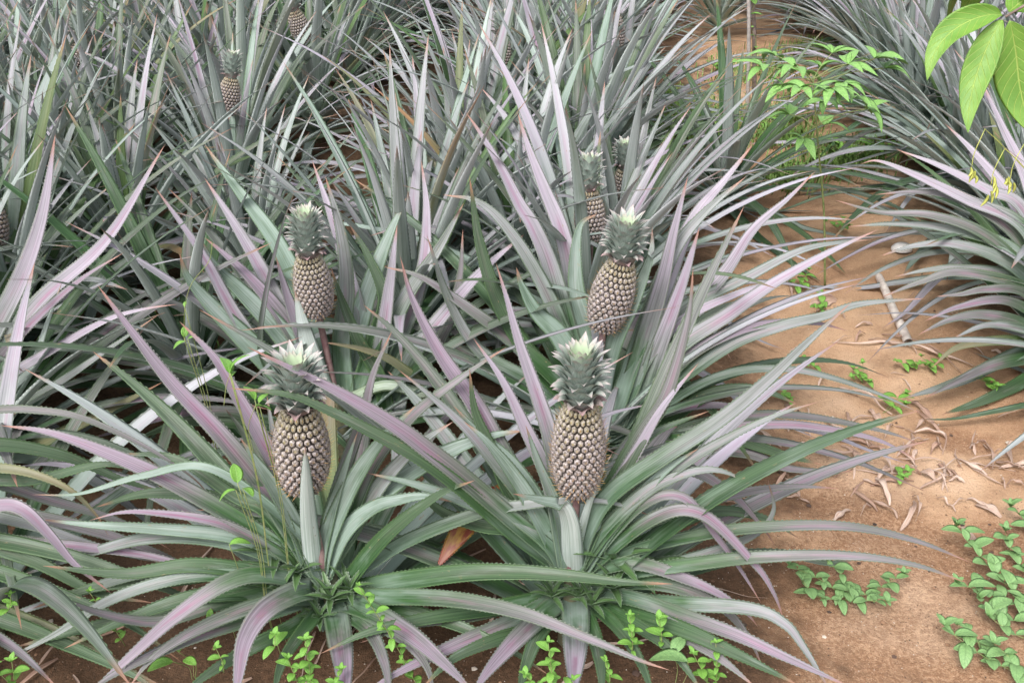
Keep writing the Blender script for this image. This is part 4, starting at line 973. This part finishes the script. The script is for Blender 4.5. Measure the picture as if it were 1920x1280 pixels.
dry(1560, 632, .26, .012, -.25, 'thin dark dry strip pointing from the left at the cane foot')
dry(1575, 718, .20, .030, -1.15, 'curled pinkish dry leaf standing on its own in the middle of the path', lift=.03)
dry(1630, 760, .08, .028, -1.5, 'small pale curled dry leaf right of the curled pinkish one')
dry(1832, 935, .075, .030, -1.0, 'pale oval dry leaf lying above the large creeping herb', lift=.008, curl=.1)
dry(1520, 565, .12, .06, .2, 'whitish papery dry leaf lying left of the bamboo cane', curl=.2)
dry(1805, 970, .10, .020, -1.1, 'narrow pinkish dry leaf just left of the pale oval one')
dry(1690, 595, .10, .03, .1, 'pale dry leaf tucked under the middle of the cane')
random.seed(77)
for i in range(110):
    if i < 40: px, py = random.gauss(1745, 75), random.gauss(855, 38)
    elif i < 90: px, py = random.uniform(1480, 1900), random.uniform(500, 1000)
    else: px, py = random.uniform(1330, 1700), random.uniform(780, 960)
    if py < 500: continue
    dry(px, py, random.uniform(.04, .15), random.uniform(.006, .024), random.uniform(-3.1, 3.1), 'crumpled scrap in the heap of dry leaves on the path right of the front plant' if i < 40 else 'stray crumpled dry leaf scrap on the open sand of the path', lift=random.uniform(.003, .03))
for i in range(34):                                  # old trash under the front plants
    px, py = random.uniform(-60, 1400), random.uniform(1080, 1290)
    dry(px, py, random.uniform(.06, .28), random.uniform(.006, .022), random.uniform(-3.1, 3.1), 'dead brown leaf strip on the dark soil under the front plants', 'dead strips under the front plants', lift=random.uniform(.003, .02))
# one leaf turned orange and red, hanging between the two front plants
r_ = [o for o in C.objects if o.get('label', '').startswith('front right')][0]
mb = MB(); ribbon(mb, [P(975, 930, 1.85), P(905, 950, 1.80), P(865, 995, 1.74), P(818, 1066, 1.68)], .075, n=40, nc=6, fold=.3, mats=(0, 0), face=.8)
o = mb.build('withered_leaf', [M_ROT], r_); o['label'] = 'withered orange and red leaf'
# grassy patch and ground herbs up the path (uncountable)
def tuft_field(name, label, cat, spots, n, hmin, hmax, mat, seed):
    random.seed(seed); mb = MB()
    for i in range(n):
        px, py, sx, sy = random.choice(spots); g = G(random.gauss(px, sx), random.gauss(py, sy)); g.z = relief(g.x, g.y)
        h = random.uniform(hmin, hmax); a = random.uniform(0, 6.28); d = Vector((math.cos(a), math.sin(a), 0)); s = Vector((-d.y, d.x, 0)) * random.uniform(.0015, .004)
        p1 = g + d * h * .3 + Vector((0, 0, h * .7)); p2 = g + d * h * random.uniform(.5, 1.0) + Vector((0, 0, h * .85))
        v = [mb.vert(q) for q in (g - s, g + s, p1 + s, p1 - s, p2)]; mb.face(v[:4], ((0, 0),) * 4); mb.face((v[3], v[2], v[4]), ((0, 0),) * 3)
    o = mb.build(name, [mat]); tag(o, label, cat); o['kind'] = 'stuff'
tuft_field('grass', 'short green grass on the sand at the far left side of the path', 'grass', [(1290, 210, 30, 22), (1330, 235, 25, 12), (1250, 190, 15, 10), (1470, 250, 30, 12), (1520, 95, 30, 8), (1260, 245, 30, 15), (1480, 210, 30, 20), (1600, 300, 40, 15), (1420, 130, 50, 15), (1360, 215, 40, 20), (1560, 300, 50, 20), (1480, 330, 30, 15)], 9000, .02, .09, M_GRASS, 3)
tuft_field('wild_grass', 'thin wild grass growing in the dark furrow at left', 'grass', [(320, 660, 50, 25), (340, 700, 60, 30), (300, 640, 30, 20)], 300, .04, .12, M_GRASS, 4)
random.seed(9); mb = MB()
for i in range(5200):
    g = G(random.uniform(1250, 2000), random.triangular(480, 1300, 1150)) if i % 3 else G(random.uniform(-50, 1400), random.uniform(1080, 1300)); r0 = random.uniform(.0006, .0022) * (random.uniform(2, 5) if random.random() < .05 else 1); g.z = relief(g.x, g.y) + r0 * .4
    m = random.choice((0, 0, 0, 0, 1, 1, 2)); q = [mb.vert(g + Vector((r0 * math.cos(t) * random.uniform(.7, 1.2), r0 * math.sin(t) * random.uniform(.7, 1.2), 0))) for t in (0, 1.3, 2.5, 3.8, 5.1)]; tp = mb.vert(g + Vector((0, 0, r0 * .8)))
    for a in range(5): mb.face((q[a], q[(a + 1) % 5], tp), ((0, 0),) * 3, m)
o = mb.build('soil_crumbs', [plain('crumb_brown', (.17, .09, .05), (.34, .20, .12), 20, .9, 0), plain('crumb_dark', (.04, .03, .025), (.12, .07, .05), 20, .9, 0), plain('crumb_pale', (.5, .42, .33), (.68, .60, .52), 20, .8, 0)])
tag(o, 'fine crumbs and grit strewn over the sand', 'grit'); o['kind'] = 'stuff'
